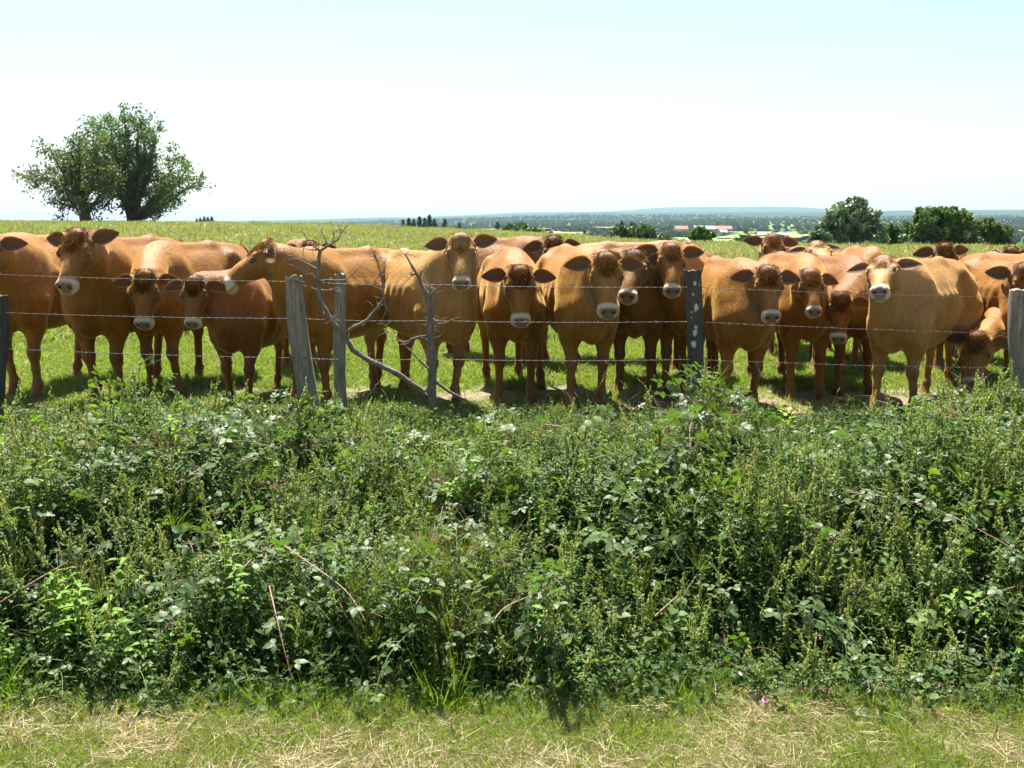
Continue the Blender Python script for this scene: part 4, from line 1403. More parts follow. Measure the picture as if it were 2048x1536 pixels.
def house(name, px, d, W, D_, H, roof_h, yaw, roofm, label, cat='house', nwin=4):
    x = XA(px, d); z = float(ground_z(x, d)) + 1.0
    e = tag(empty(name, (x, d, z), R(yaw)), label, cat)
    mb = MB(); mb.box((0, 0, H / 2 - 1.5), (W, D_, H + 3))
    V = [(-W / 2, -D_ / 2, H), (-W / 2, D_ / 2, H), (-W / 2, 0, H + roof_h), (W / 2, -D_ / 2, H), (W / 2, D_ / 2, H), (W / 2, 0, H + roof_h)]
    mb.add(V, [[0, 2, 1], [3, 4, 5]])
    mb.build('wall', M['render'], e, smooth_=False)
    rb = MB(); ov = .5; t = .25
    for s_ in (-1, 1):
        a0 = np.array([0, 0, H + roof_h + .15]); a1 = np.array([0, s_ * (D_ / 2 + ov), H - roof_h * ov / (D_ / 2) + .15])
        V = []
        for xx in (-W / 2 - ov, W / 2 + ov):
            for q in (a0, a1):
                for zz in (0, t): V.append(q + [xx, 0, zz])
        rb.add(V, [[0, 1, 3, 2], [4, 6, 7, 5], [0, 4, 5, 1], [2, 3, 7, 6], [0, 2, 6, 4], [1, 5, 7, 3]])
    ro = rb.build('roof', roofm, e, smooth_=False)
    if nwin:
        cb = MB(); cb.box((W * .3, 0, H + roof_h + .5), (.8, .8, 1.6)); cb.build('chimney', M['render'], ro, smooth_=False)
    wm = None
    for k in range(nwin):
        wx = -W / 2 + W * (k + .5) / nwin
        if wm is None:
            wb = MB(); wb.box((0, 0, 0), (1.1, .12, 1.5)); wm = wb.mesh('window', [M['shut']], False)
        o = link('window' if k != 1 else 'door', wm, e, (wx, -D_ / 2 - .03, H * .5))
    return e


house('barn', 1285, 900, 22, 12, 4, 3.6, 4, M['tile'], 'long low barn with a red roof left of the round bush', 'barn', 3)
house('farmhouse', 1322, 960, 13, 9, 4, 3.0, -8, M['tile'], 'small red roofed house just right of the long barn')
house('farmhouse', 1408, 1320, 26, 12, 6, 4, 5, M['slate'], 'white walled farmhouse under a pale roof above the round bush')
house('farmhouse', 1442, 1420, 30, 11, 5, 4, -4, M['tile'], 'broad reddish roofed house right of the white farmhouse')
house('farmhouse', 1362, 1400, 18, 10, 5, 4, 12, M['tile'], 'reddish roofed house farthest left of the hamlet')
house('farmhouse', 1446, 1180, 9, 8, 5, 3, 20, M['slate'], 'small white house in front of the hamlet')
house('shed', 1546, 1080, 32, 16, 4, 2.2, -5, M['slate'], 'long pale farm shed right of the hamlet', 'shed', 0)
house('farmhouse', 1930, 2900, 22, 12, 7, 5, 0, M['slate'], 'tiny pale house on the far wooded ridge')

# ------------------------------------------------------------------ plants of the bank, the verge and the pasture
def kit_mesh(mb, name, mats):
    return mb.mesh(name, mats)


def bramble_spray(L=.5, arch=.35, leaves=9, lw=1.0, r=.0032):
    """arching cane along +x with compound leaves of 3 or 5 leaflets"""
    mb = MB(); n = 9
    wob = rng.normal(0, .05, 2)
    pts = [np.array([L * t, L * (wob[0] * math.sin(3 * t) + wob[1] * t), L * arch * (t * 1.3 - t * t * 1.6)]) for t in np.linspace(0, 1, n)]
    mb.tube(pts, np.linspace(r, r * .45, n), 5, 1, cap=False)
    for k in range(int(L * 60)):      # prickles
        t = rng.uniform(0, 1) * (n - 1.01); i_ = int(t); c = pts[i_] + (pts[i_ + 1] - pts[i_]) * (t - i_)
        dv = unit(rng.normal(size=3)); mb.add([c - [.0015, 0, 0], c + [.0015, 0, 0], c + dv * .007], [[0, 1, 2]], 1)
    for k in range(leaves):
        t = (k + rng.uniform(.2, .8)) / leaves * (n - 1.01); i_ = int(t)
        c = pts[i_] + (pts[i_ + 1] - pts[i_]) * (t - i_)
        sgn = 1 if k % 2 else -1
        dv = unit([rng.uniform(.2, .7), sgn * rng.uniform(.5, 1), rng.uniform(.1, .7)])
        pl = rng.uniform(.025, .05); tip = c + dv * pl
        mb.tube([c, tip], [.0012, .001], 3, 1, cap=False)
        nrm = unit(np.array([0, 0, 1.]) + rng.normal(0, .38, 3))
        dv = unit(dv - nrm * np.dot(dv, nrm) * .7); sd_ = np.cross(nrm, dv)
        s = rng.uniform(.8, 1.2) * lw
        m5 = rng.random() < .35
        mb.leaf(tip + dv * .012, dv, nrm, .058 * s, .044 * s, rng.uniform(.1, .35), rng.uniform(.1, .35), 0)
        for q in (-1, 1):
            d2 = unit(dv * .25 + sd_ * q + nrm * rng.uniform(-.1, .15))
            mb.leaf(tip, d2, nrm, .050 * s, .037 * s, rng.uniform(.1, .35), rng.uniform(.1, .35), 0)
            if m5:
                d2 = unit(-dv * .55 + sd_ * q); mb.leaf(tip - dv * .004, d2, nrm, .036 * s, .025 * s, .25, .2, 0)
    return mb


def weed(H=.45, leafm=0, spikes=True, leafL=.05, leafW=.016, nl=18, droop=.3, sp=1.45):
    """upright weed: leafy stem, side shoots, seed spikes on top"""
    mb = MB()
    lean = rng.normal(0, .10, 2)
    ax = lambda t: np.array([lean[0] * t * t * H * 2, lean[1] * t * t * H * 2, H * t])
    mb.tube([ax(t) for t in np.linspace(0, 1, 6)], np.linspace(.0028, .0012, 6), 4, 1, cap=False)
    for k in range(nl):
        t = .08 + .80 * k / nl; th = k * 2.4 + rng.uniform(-.4, .4)
        dv = np.array([math.cos(th), math.sin(th), rng.uniform(.1, .9)])
        L = leafL * rng.uniform(.7, 1.2) * (1.15 - .5 * t)
        b = ax(t)
        if rng.random() < .35:
            b2 = b + unit(dv) * .05; mb.tube([b, b2], [.001, .0008], 3, 1, cap=False)
            for g in range(3):
                mb.leaf(b2 - unit(dv) * .015 * g, unit(dv + rng.normal(0, .7, 3)), [0, 0, 1], L * .7, leafW * .8, .3, droop, leafm)
        mb.leaf(b, dv, unit([0, 0, 1] + rng.normal(0, .25, 3)), L, leafW * rng.uniform(.8, 1.2), .25, droop, leafm)
    if spikes:
        def spike(b, dv, L):
            dv = unit(dv)
            m_ = int(L / .0045)
            for g in range(m_):
                c = b + dv * L * g / m_
                rr_ = .0055 * (1 - .6 * g / m_) * sp
                for q in range(2):
                    o = unit(rng.normal(size=3)) * rr_ * .8; s_ = unit(rng.normal(size=3)) * .0042 * sp; w_ = unit(np.cross(s_, rng.normal(size=3))) * .0036 * sp
                    mb.add([c + o - s_, c + o + w_, c + o + s_, c + o - w_], [[0, 1, 2, 3]], 2)
        spike(ax(.86), [lean[0], lean[1], 1], H * .22 + .03)
        for k in range(8):
            t = rng.uniform(.62, .97); th = rng.uniform(0, 6.28)
            b = ax(t); dv = np.array([math.cos(th) * .5, math.sin(th) * .5, 1])
            spike(b + unit(dv) * .012, dv, rng.uniform(.02, .05))
    return mb


def nettle(H=.35):
    mb = MB()
    mb.tube([(0, 0, 0), (.01, 0, H * .5), (0, .01, H)], [.0028, .002, .0012], 4, 1, cap=False)
    nn = 8
    for k in range(nn):
        t = .2 + .8 * k / nn; z = H * t
        for q in range(2):
            th = k * 1.57 + q * math.pi + rng.uniform(-.2, .2)
            L = .075 * (1.1 - .55 * abs(t - .5) * 1.6) * rng.uniform(.8, 1.1)
            mb.leaf((0, 0, z), (math.cos(th), math.sin(th), rng.uniform(.2, .6)), unit([0, 0, 1] + rng.normal(0, .15, 3)), L, L * .42, .3, .45, 0)
    return mb


def underbrush(n=70, s=.34, m=0):
    mb = MB()
    for k in range(n):
        b = rng.uniform(-1, 1, 3) * [s * .5, s * .5, s * .32] + [0, 0, s * .4]
        L = rng.uniform(.022, .048)
        mb.leaf(b, rng.normal(size=3) * [1, 1, .5], unit([0, 0, 1] + rng.normal(0, .45, 3)), L, L * rng.uniform(.35, .75), .3, .25, m)
    for k in range(5):
        b = rng.uniform(-1, 1, 3) * [s * .4, s * .4, 0]
        mb.tube([b, b + rng.normal(0, .08, 3) + [0, 0, s * .7]], [.0018, .001], 3, 1, cap=False)
    return mb


def tuft(n=60, L=(.15, .4), w=.005, droop=(.1, .7), rad=.05, m=0, tilt=.35, seg=4):
    mb = MB()
    for k in range(n):
        th = rng.uniform(0, 6.28); r_ = rad * math.sqrt(rng.random())
        b = (r_ * math.cos(th), r_ * math.sin(th), -.01)
        dv = np.array([math.cos(th) * tilt * rng.uniform(.2, 1.4), math.sin(th) * tilt * rng.uniform(.2, 1.4), 1]) + rng.normal(0, .12, 3)
        mb.blade(b, dv, rng.uniform(*L), w * rng.uniform(.6, 1.3), rng.uniform(*droop), m, seg)
    return mb


def grass_stalk(H=.6, bend=.5, head=.12, r=.0013):
    mb = MB(); th = rng.uniform(0, 6.28); pts = []
    for t in np.linspace(0, 1, 9):
        o = bend * H * t ** 2.2
        pts.append(np.array([o * math.cos(th), o * math.sin(th), H * (t - .32 * bend * t ** 3)]))
    mb.tube(pts, np.linspace(r, r * .5, 9), 3, 0, cap=False)
    for k in range(46):
        u = rng.uniform(1 - head / H, 1) * 8; i_ = min(7, int(u)); c = pts[i_] + (pts[i_ + 1] - pts[i_]) * (u - i_)
        dv = unit(pts[i_ + 1] - pts[i_] + rng.normal(0, .0035 * 6, 3)) + rng.normal(0, .35, 3)
        s_ = unit(dv) * .006; w_ = unit(np.cross(s_, rng.normal(size=3))) * .0017
        c = c + rng.normal(0, .0016, 3)
        mb.add([c - s_, c + w_, c + s_, c - w_], [[0, 1, 2, 3]], 0)
    for k in range(2):
        i_ = rng.integers(1, 5); mb.blade(pts[i_], rng.normal(size=3) + [0, 0, 1.2], rng.uniform(.08, .2), .004, .5, 0, 3)
    return mb


def patch(s, n, L, w, m_fn, lying=0.0, droop=(.1, .6), seg=3, tilt=.4):
    mb = MB()
    for k in range(n):
        b = np.array([rng.uniform(-s, s), rng.uniform(-s, s), -.006])
        if rng.random() < lying:
            th = rng.uniform(0, 6.28); dv = np.array([math.cos(th), math.sin(th), rng.uniform(.0, .28)]); b[2] = rng.uniform(0, .018)
            mb.blade(b, dv, rng.uniform(*L) * 1.0, w * .7, .08, m_fn(True), 2)
        else:
            dv = rng.normal(0, tilt, 3) * [1, 1, 0] + [0, 0, 1]
            mb.blade(b, dv, rng.uniform(*L), w * rng.uniform(.6, 1.3), rng.uniform(*droop), m_fn(False), seg)
    return mb


K = {}
K['bramble'] = [bramble_spray(rng.uniform(.35, .6), rng.uniform(.2, .6), rng.integers(8, 13)).mesh('bramble_spray', [M['bramble'], M['cane']]) for _ in range(6)]
K['bramble_s'] = [bramble_spray(rng.uniform(.25, .4), rng.uniform(.2, .6), rng.integers(7, 10), .62, .0022).mesh('small_bramble_spray', [M['bramble'], M['stemgreen']]) for _ in range(5)]
K['weed'] = [weed(rng.uniform(.34, .5), 0, True, .048, .014, rng.integers(18, 26)).mesh('seeding_weed', [M['weed'], M['stemgreen'], M['seed']]) for _ in range(6)]
K['leafy'] = [weed(rng.uniform(.28, .42), 0, False, .045, .018, rng.integers(20, 28)).mesh('leafy_weed', [M['weed'], M['stemgreen'], M['seed']]) for _ in range(4)]
K['nettle'] = [nettle(rng.uniform(.28, .4)).mesh('nettle', [M['nettle'], M['stemgreen']]) for _ in range(4)]
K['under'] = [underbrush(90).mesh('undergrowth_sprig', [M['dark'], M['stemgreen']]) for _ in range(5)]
K['longgrass'] = [tuft(34, (.18, .42), .0045).mesh('grass_tuft', [M['grass']]) for _ in range(4)]
K['drytuft'] = [tuft(26, (.18, .45), .0028, (.2, .9)).mesh('dry_tuft', [M['stalk']]) for _ in range(3)]
K['stalk'] = [grass_stalk(rng.uniform(.45, .75), rng.uniform(.2, .8), rng.uniform(.08, .16)).mesh('seeding_stalk', [M['stalk']]) for _ in range(8)]
K['vine'] = []
for _ in range(3):
    mb = MB()
    pts = [np.array([.06 * math.sin(t * 4) + .25 * t, .05 * math.cos(t * 5), .12 * t]) for t in np.linspace(0, 1, 9)]
    mb.tube(pts, .0012, 3, 1, cap=False)
    for k in range(9):
        c = pts[k]; th = rng.uniform(0, 6.28)
        L = rng.uniform(.035, .06)
        mb.leaf(c, (math.cos(th), math.sin(th), .2), unit([0, -.35, 1] + rng.normal(0, .3, 3)), L, L * .85, .15, .3, 0)
    K['vine'].append(mb.mesh('bindweed', [M['weed'], M['stemgreen']]))

def bank_pts(n, y0, y1, extra=1.2, pdens=None):
    n = int(n * 1.27)
    """random points on the bank, spread evenly over what lies between y0 and y1"""
    y = rng.uniform(y0, y1, n * 3); x = rng.uniform(-1, 1, n * 3) * (y * .56 + extra)
    k = rng.random(n * 3) < (y * .56 + extra) / (y1 * .56 + extra)
    if pdens is not None: k &= rng.random(n * 3) < pdens(x, y)
    k &= y > verge_edge(x) + .02
    x, y = x[k][:n], y[k][:n]
    return x, y


def px_of(x, y):
    return 1024 + F * x / (y * math.cos(PITCH) + 1.45 * math.sin(PITCH))


def blobs(x, y, spots):
    """density 0..1 from spots (px, py, radius px) given on the canopy"""
    v = np.zeros(len(x))
    for px, py, rx, ry in spots:
        c = P(px, py, 5); t = (EYE + .05) / (EYE - c.z); X0, Y0 = c.x * t, 5 * t
        S = Y0 / F
        dy = ry * Y0 * Y0 / (F * (EYE + .05))
        v = np.maximum(v, np.exp(-((x - X0) / (rx * S)) ** 2 - ((y - Y0) / dy) ** 2))
    return v


def lay(name, kit, x, y, lift, sc, tilt=.2, label=None, absz=False):
    n = len(x)
    z = lift if absz else ground_z(x, y) + lift
    return scatter(name, kit, np.stack([x, y, z], 1), rots(n, tilt), sc, rng.integers(0, len(kit), n), label)


def top(x, y):
    """height of the growth: mounds and hollows over the ditch"""
    m = fbm(x * 1.7 + 5, y * 1.5, 55, 3)
    e = y - verge_edge(x)
    pl = -.34 + .22 * smooth(-.06, .20, e) + .36 * smooth(.08, 1.5, e) - .20 * smooth(1.9, 3.1, e)
    return pl + .98 * (m - .5) * smooth(.0, .4, e) * (1 - .75 * smooth(6.0, 7.2, y)) + .02 * smooth(6.5, 7.2, y)


def U(a, b, x): return rng.uniform(a, b, len(x))


x, y = bank_pts(4300, 3.6, 7.45)
T = top(x, y); deep = 1 - smooth(6.3, 7.3, y)
G = ground_z(x, y)
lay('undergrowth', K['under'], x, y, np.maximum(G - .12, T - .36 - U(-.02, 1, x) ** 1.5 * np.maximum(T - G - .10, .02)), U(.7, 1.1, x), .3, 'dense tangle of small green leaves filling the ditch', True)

BR = [(660, 900, 120, 35), (330, 1070, 130, 35), (520, 1150, 80, 60), (1780, 985, 200, 35), (1400, 1010, 180, 40), (1120, 1250, 130, 70), (1450, 1330, 150, 60), (420, 1320, 180, 50), (1750, 1350, 160, 50),
      (1830, 890, 110, 25), (1380, 900, 80, 25), (1950, 1250, 80, 60), (230, 930, 50, 25), (750, 1270, 100, 60), (1250, 1390, 110, 25), (900, 830, 50, 12)]
x, y = bank_pts(820, 3.6, 7.3, pdens=lambda x, y: (.05 + .95 * blobs(x, y, BR)) * (y > verge_edge(x) + .22))
lay('brambles', K['bramble'], x, y, top(x, y) - .08 - U(-.07, .14, x), U(.75, 1.1, x), .28, 'brambles with greyish green leaflets sprawling over the ditch', True)
x, y = bank_pts(1000, 3.6, 7.5, pdens=lambda x, y: .35 + .65 * fbm(x * 1.2, y * 1.2, 8, 2))
lay('small_brambles', K['bramble_s'], x, y, top(x, y) - .08 - U(-.04, .16, x), U(.7, 1.1, x), .4, None, True)

WD = [(60, 900, 150, 90), (400, 880, 120, 60), (200, 1130, 180, 50), (900, 900, 260, 70), (1700, 860, 240, 40), (1960, 930, 130, 70), (1620, 1110, 160, 60), (1150, 1180, 120, 60), (1560, 1180, 130, 80),
      (1900, 1180, 120, 80), (950, 1330, 110, 60), (1980, 1090, 80, 80), (700, 830, 100, 20), (480, 830, 80, 20), (1780, 1340, 140, 60), (600, 1040, 120, 40), (60, 1100, 80, 60)]
x, y = bank_pts(3000, 3.6, 7.6, pdens=lambda x, y: .12 + .75 * blobs(x, y, WD) + .30 * smooth(5.4, 6.6, y))
s = U(.60, 1.0, x) * (1 - .55 * smooth(5.9, 6.9, y))
lay('seeding_weeds', K['weed'], x, y, np.maximum(top(x, y) - .36 * s + U(-.10, .10, x) * (1 - .7 * smooth(5.9, 6.9, y)), ground_z(x, y) - .25), s, .14, 'upright weeds with yellow green seed spikes', True)
x, y = bank_pts(2900, 3.6, 7.7, pdens=lambda x, y: .35 + .65 * smooth(4.6, 5.6, y))
s = U(.55, 1.0, x) * (1 - .6 * smooth(5.9, 6.9, y))
lay('leafy_weeds', K['leafy'], x, y, np.maximum(top(x, y) - .33 * s + U(-.14, .06, x) * (1 - .7 * smooth(5.9, 6.9, y)), ground_z(x, y) - .22), s, .2, None, True)
NT_ = [(150, 1250, 220, 80), (60, 1300, 100, 60), (680, 1290, 90, 40), (2030, 1220, 40, 70), (620, 1400, 120, 20), (1000, 1050, 100, 60), (300, 1200, 100, 40)]
x, y = bank_pts(420, 3.6, 7.2, pdens=lambda x, y: .05 + .95 * blobs(x, y, NT_))
lay('nettles', K['nettle'], x, y, top(x, y) - .27 + U(-.06, .10, x), U(.7, 1.0, x), .18, 'bright green nettle stems among the brambles', True)
x, y = bank_pts(300, 3.6, 6.8)
lay('bindweed', K['vine'], x, y, top(x, y) - U(-.02, .12, x), U(.7, 1.1, x), .5, None, True)
GR = [(1330, 850, 100, 25), (1460, 860, 90, 20), (870, 1150, 120, 140), (1250, 900, 50, 50), (1320, 960, 90, 50), (1850, 820, 150, 15), (1560, 830, 90, 12)]
x, y = bank_pts(1100, 3.6, 7.9, pdens=lambda x, y: .08 + .92 * np.maximum(blobs(x, y, GR), smooth(6.0, 7.0, y) * .55))
s = U(.45, .9, x) * (1 - .6 * smooth(6.0, 7.0, y))
lay('long_grass', K['longgrass'], x, y, top(x, y) - .22 * s + U(-.08, .04, x) - .05 * smooth(7, 7.5, y), s, .25, 'tufts of long fresh grass among the weeds', True)
DR = [(1310, 930, 110, 60), (860, 1130, 120, 160), (1720, 890, 120, 30), (1480, 880, 60, 30)]
x, y = bank_pts(420, 3.6, 7.6, pdens=lambda x, y: .06 + .94 * blobs(x, y, DR))
lay('dry_grass', K['drytuft'], x, y, top(x, y) - U(.02, .20, x), U(.5, .9, x), .45, 'dry tawny grass tangled in the weeds', True)
x, y = bank_pts(430, 3.6, 7.7)
s = U(.45, .85, x) * (1 - .3 * smooth(6.0, 7.4, y))
lay('seeding_grass_stalks', K['stalk'], x, y, top(x, y) - .42 * s + U(-.06, .12, x) * (1 - smooth(6, 7.4, y)), s, .45, 'thin tawny grass stalks with seed heads leaning every way', True)
xs = np.concatenate([rng.normal(XA(1940, 7.4), .35, 16), rng.normal(XA(1500, 7.3), .6, 14), rng.normal(XA(1250, 7.3), .35, 12), rng.uniform(-4, 4, 20)])
ys = rng.uniform(7.05, 7.6, len(xs))
lay('fence_side_stalks', K['stalk'], xs, ys, 0 * xs - .02, rng.uniform(.45, .9, len(xs)), .3, 'long bent grass stalks with seed heads standing along the fence')

# ---- the mown verge
vm = [M['straw'], M['grass'], M['lush']]
K['mat'] = [patch(.13, 330, (.03, .10), .0030, lambda ly: 0 if (ly or rng.random() < .1) else int(rng.integers(1, 3)), .5, tilt=.6, seg=2).mesh('mown_grass', vm) for _ in range(5)]
K['vgreen'] = [patch(.07, 60, (.03, .10), .0034, lambda ly: int(rng.integers(1, 3)), .05, tilt=.45).mesh('verge_grass', vm) for _ in range(5)]
K['vtuft'] = [tuft(34, (.08, .20), .0045, (.1, .6), .03).mesh('verge_tuft', [M['lush']]) for _ in range(4)]
n = 1500
y = rng.uniform(2.9, 3.95, n); x = rng.uniform(-3.4, 3.4, n); k = y < verge_edge(x) + .02; x, y = x[k], y[k]
lay('mown_thatch', K['mat'], x, y, 0 * x, rng.uniform(.8, 1.2, len(x)), .05, 'mown straw coloured thatch of the verge')
n = 2750
y = rng.uniform(2.9, 4.0, n); x = rng.uniform(-3.4, 3.4, n); k = (fbm(x * 3, y * 3, 66, 3) + .15 * smooth(3.5, 3.7, y) > .42); x, y = x[k], y[k]
lay('verge_grass', K['vgreen'], x, y, 0 * x, rng.uniform(.6, 1.3, len(x)), .15, 'short green grass growing through the mown verge')
K['thatch'] = [patch(.14, 260, (.04, .14), .0034, lambda ly: 0, 1.0).mesh('thatch', vm) for _ in range(4)]
n = 520
y = rng.uniform(2.9, 3.85, n); x = rng.uniform(-3.4, 3.4, n); k = (fbm(x * 2.1 + 3, y * 2.6, 91, 3) + rng.uniform(-.12, .12, n) > .55) & (y < verge_edge(x) + .03); x, y = x[k], y[k]
lay('dry_thatch', K['thatch'], x, y, 0 * x + .012, rng.uniform(.8, 1.2, len(x)), .05, 'patches of loose dry cut grass on the verge')
n = 320
x = rng.uniform(-3.3, 3.3, n); y = verge_edge(x) + rng.normal(.02, .07, n)
lay('edge_tufts', K['vtuft'], x, y, 0 * x - .01, rng.uniform(.5, 1.1, n) * (.5 + .9 * fbm(x * 3, x * 0, 4, 2)), .2, 'green grass tufts along the edge of the ditch')
n = 260
x = rng.uniform(-3.3, 3.3, n); y = rng.uniform(3.0, 3.7, n)
lay('verge_tufts', K['vtuft'], x, y, 0 * x - .01, rng.uniform(.3, .65, n), .2)
ys = np.array([3.68, 3.72, 3.7, 3.75, 3.8, 3.7, 3.5, 3.66]); xs = np.array([XA(q, w, -.35) for q, w in zip((880, 860, 900, 20, 50, -10, 640, 530), ys)])
lay('tall_verge_tufts', K['vtuft'], xs, ys, 0 * xs, np.array([1.7, 1.4, 1.5, 1.9, 1.7, 1.6, 1.1, 1.0]), .2)

# ---- the pasture
pm = [M['lush'], M['grass'], M['straw']]
K['p1'] = [patch(.16, 210, (.03, .10), .0062, lambda ly: int(rng.choice([0, 0, 1, 2], p=[.35, .2, .3, .15])), .05, tilt=.5).mesh('pasture_grass', pm) for _ in range(5)]
K['p2'] = [patch(.6, 260, (.08, .20), .016, lambda ly: int(rng.choice([0, 1, 2], p=[.36, .42, .22])), 0, tilt=.4, seg=2).mesh('meadow_grass', pm) for _ in range(5)]
K['p3'] = [patch(1.6, 300, (.18, .42), .04, lambda ly: int(rng.choice([0, 1, 2], p=[.22, .42, .36])), 0, tilt=.35, seg=2).mesh('meadow_grass', pm) for _ in range(4)]
BARE = [(900, 800, 150, 18), (1340, 795, 110, 18), (1150, 812, 120, 14), (740, 790, 100, 14), (1560, 830, 200, 8), (450, 800, 200, 8), (620, 770, 80, 8)]
y = 7.2 + (rng.random(8600) ** 1.15) * 7.3; x = rng.uniform(-1, 1, 8600) * (y * .56 + 1.6)
k = rng.random(8600) > .9 * np.clip(blobs(x, y + 0, BARE) + .45 * smooth(7.8, 8.0, y) * (1 - smooth(8.7, 9.3, y)) + .95 * (1 - smooth(8.6, 9.8, y)) * smooth(.36, .46, fbm(x * .9, y, 12, 3)), 0, 1)  # grass thinned under the herd so the darkened ground deepens the shade
x, y = x[k], y[k]
lay('pasture_grass', K['p1'], x, y, 0 * x, rng.uniform(.6, 1.25, len(x)), .08, 'short green pasture grass under the cattle')
th = rng.uniform(-.52, .52, 7500); d = 13 + 22 * rng.random(7500) ** .8; x = d * np.sin(th); y = d * np.cos(th)
lay('meadow_grass', K['p2'], x, y, 0 * x - .02, rng.uniform(.7, 1.2, len(x)), .06, 'taller meadow grass behind the herd')
th = rng.uniform(-.52, .52, 6500); d = 32 + 80 * rng.random(6500) ** .75; x = d * np.sin(th); y = d * np.cos(th)
k = d < crest(np.tan(th)) + 16; x, y = x[k], y[k]
lay('far_meadow_grass', K['p3'], x, y, 0 * x - .03, rng.uniform(.6, 1.1, len(x)) * (.6 + .6 * fbm(x / 8, y / 8, 3, 2)), .06, 'tall seeding grass out to the crest of the field')

# ---- single plants one can point at
def lone(mb_or_mesh, name, label, cat, px, py, d, rz=0, tilt=0, sc=1.0, group=None):
    me = mb_or_mesh
    o = link(name, me, None, tuple(P(px, py, d)))
    o.rotation_euler = (tilt, 0, rz); o.scale = (sc, sc, sc)
    return tag(o, label, cat, group)


mb = MB()
for k in range(26):
    t = k / 26; th = k * 2.4; z = .02 + .22 * t
    mb.leaf((.03 * math.cos(th), .02 * math.sin(th), z), (math.cos(th), math.sin(th), .8), (0, 0, 1), .055, .035, .2, .4, 0)
for g in range(4): mb.tube([(0, 0, -.15), (.02 * g - .03, 0, .1), (.03 * g - .04, 0, .24)], [.003, .002, .001], 4, 1)
gm = mb.mesh('lime_sapling', [M['lime'], M['stemgreen']])
lone(gm, 'lime_sapling', 'bright lime yellow leafy sapling at the top of the bank right of the lichened post', 'plant', 1572, 880, 6.7, 0, 0, .9)
mb = MB()
mb.tube([(0, 0, -.1), (.01, 0, 0), (0, .005, .05)], [.0012, .001, .001], 4, 1)
for k in range(9):
    th = k * 2 * math.pi / 9
    mb.leaf((0, 0, .05), (math.cos(th), math.sin(th) - .3, .5), (0, 0, 1), .013, .009, .1, .2, 0)
fm = mb.mesh('pink_flower', [M['pink'], M['stemgreen']])
lone(fm, 'pink_flower', 'single bright pink flower at the foot of the bank', 'flower', 1529, 1427, 3.63)
fm2 = fm.copy(); fm2.materials[0] = M['blush']
lone(fm2, 'bramble_blossom', 'pale pink bramble blossom low in the brambles above the bright pink flower', 'flower', 1466, 1362, 3.72, 1, .6, .9)
mb = MB()
for k in range(3):
    mb.leaf((.02 * k, 0, 0), (1, .3 * k - .2, .15), (0, -.4, 1), .05, .026, .2, .35, 0)
lone(mb.mesh('fallen_leaf', [M['rust']]), 'fallen_leaf', 'orange brown dead leaves lying on the mown verge at lower right', 'leaf', 1985, 1464, 3.49)


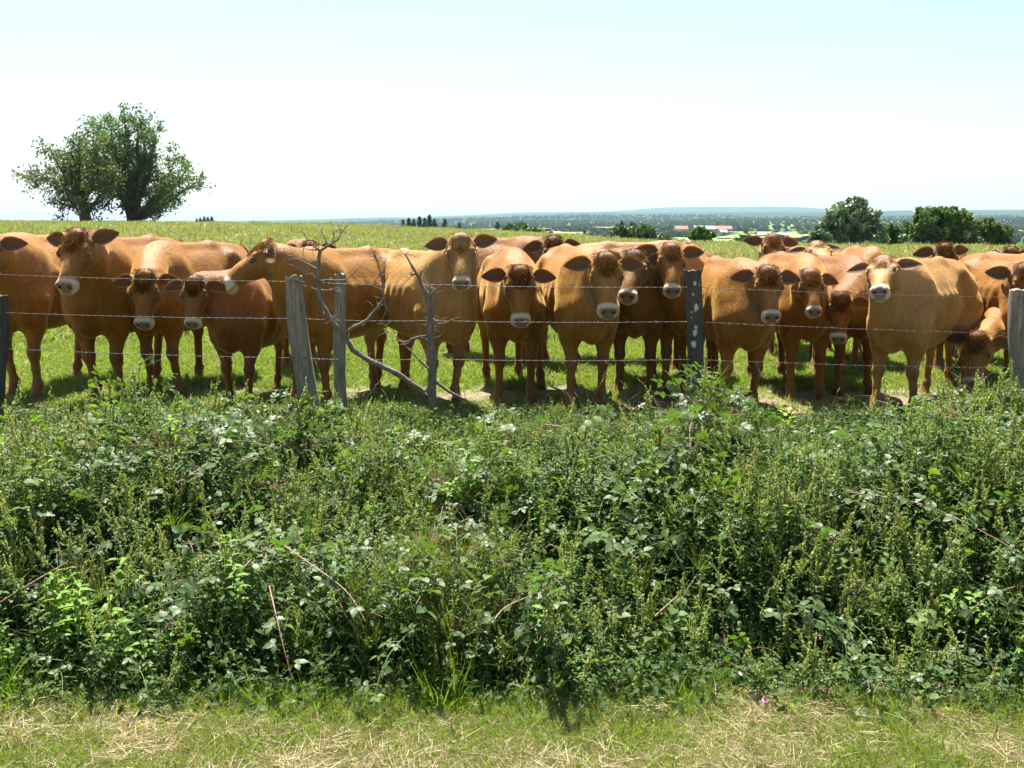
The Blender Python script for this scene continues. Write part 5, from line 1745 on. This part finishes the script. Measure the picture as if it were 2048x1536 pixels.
def cane(label, pts, base_d, r, seed, reddish=True, nl=5, cat='bramble cane'):
    """a long single bramble cane that stands out, with a few leaves"""
    w = []
    for x_, y_, q in pts:
        for dq in np.arange(3.5, 7.5, .02):
            c = P(x_, y_, dq)
            if c.z < float(top(np.array([c.x]), np.array([c.y]))[0]) + .05: break
        w.append(np.array(P(x_, y_, dq - .03 + q * .3)))
    out = []
    for i_ in range(len(w) - 1):
        for t in np.linspace(0, 1, 7)[:-1]:
            p0 = w[max(i_ - 1, 0)]; p1 = w[i_]; p2 = w[i_ + 1]; p3 = w[min(i_ + 2, len(w) - 1)]
            out.append(.5 * ((2 * p1) + (p2 - p0) * t + (2 * p0 - 5 * p1 + 4 * p2 - p3) * t * t + (3 * p1 - p0 - 3 * p2 + p3) * t ** 3))
    out.append(w[-1])
    root = out[0].copy()
    e = tag(empty('bramble_cane', tuple(root)), label, cat, 'long bramble canes arching out of the ditch')
    mb = MB(); mb.tube(out, np.linspace(r, r * .4, len(out)), 6)
    for k in range(len(out) * 5):
        i_ = rng.integers(0, len(out)); dv = unit(rng.normal(size=3)); c = out[i_]
        mb.add([c - [.002, 0, 0], c + [.002, 0, 0], c + dv * (r + .007)], [[0, 1, 2]])
    mb.build('stem', M['cane'] if reddish else M['stalk'], e, loc=tuple(-root))
    for k in range(nl):
        lb = MB(); i_ = int((k + .6) / nl * (len(out) - 1)); c = out[i_]
        dv = unit(rng.normal(size=3) * [1, .5, .5] + [0, -.3, .2]); nrm = unit([0, -.5, 1] + rng.normal(0, .25, 3)); tip = c + dv * .035
        dv = unit(dv - nrm * np.dot(dv, nrm) * .8); s_ = np.cross(nrm, dv)
        lb.tube([c, tip], [.0012, .001], 3, cap=False)
        lb.leaf(tip, dv, nrm, .048, .036, .2, .25); lb.leaf(tip, unit(dv * .2 + s_), nrm, .040, .029, .2, .25); lb.leaf(tip, unit(dv * .2 - s_), nrm, .040, .029, .2, .25)
        lb.build('leaf', M['bramble'], e, loc=tuple(-root))
    return e


cane('pinkish red bramble cane hanging down the bank left of centre', [(538, 1170, .18), (552, 1230, 0), (566, 1290, -.1), (582, 1350, -.16)], 3.55, .0042, 1)
cane('reddish bramble cane rising right under pale leaves at far left', [(0, 1205, .1), (90, 1150, 0), (180, 1100, 0), (250, 1070, .1)], 4.1, .0036, 2)
cane('short dark red cane rising between pale leaves on the lower left', [(330, 1260, 0), (362, 1215, 0), (395, 1180, .1)], 3.75, .0036, 3)
cane('dark red upright bramble cane low on the bank right of centre', [(1450, 1290, 0), (1447, 1235, 0), (1452, 1190, .1)], 3.7, .0036, 4)
cane('bare tan cane slanting up to the right edge of the photo', [(1930, 1232, 0), (1975, 1195, 0), (2030, 1172, .05)], 3.95, .0034, 5, False, 2)
cane('bare tan cane slanting up right between seeding weeds, right of centre', [(1310, 1232, 0), (1340, 1205, .02), (1368, 1180, .05)], 3.95, .0034, 6, False, 1)
cane('long reddish cane under the pale leaves on the right side of the bank', [(1700, 985, 0), (1830, 1005, -.1), (1930, 1045, -.15), (2040, 1105, -.3)], 5.1, .0036, 7, True, 9)
cane('tan arching cane on the bank below the leaning post', [(545, 1075, 0), (610, 1120, -.1), (690, 1180, -.2), (730, 1240, -.3)], 4.45, .003, 8, False, 3)
cane('short tan arching cane in the middle of the lower bank', [(985, 1245, 0), (1010, 1215, 0), (1060, 1192, .05)], 3.8, .003, 9, False, 2)
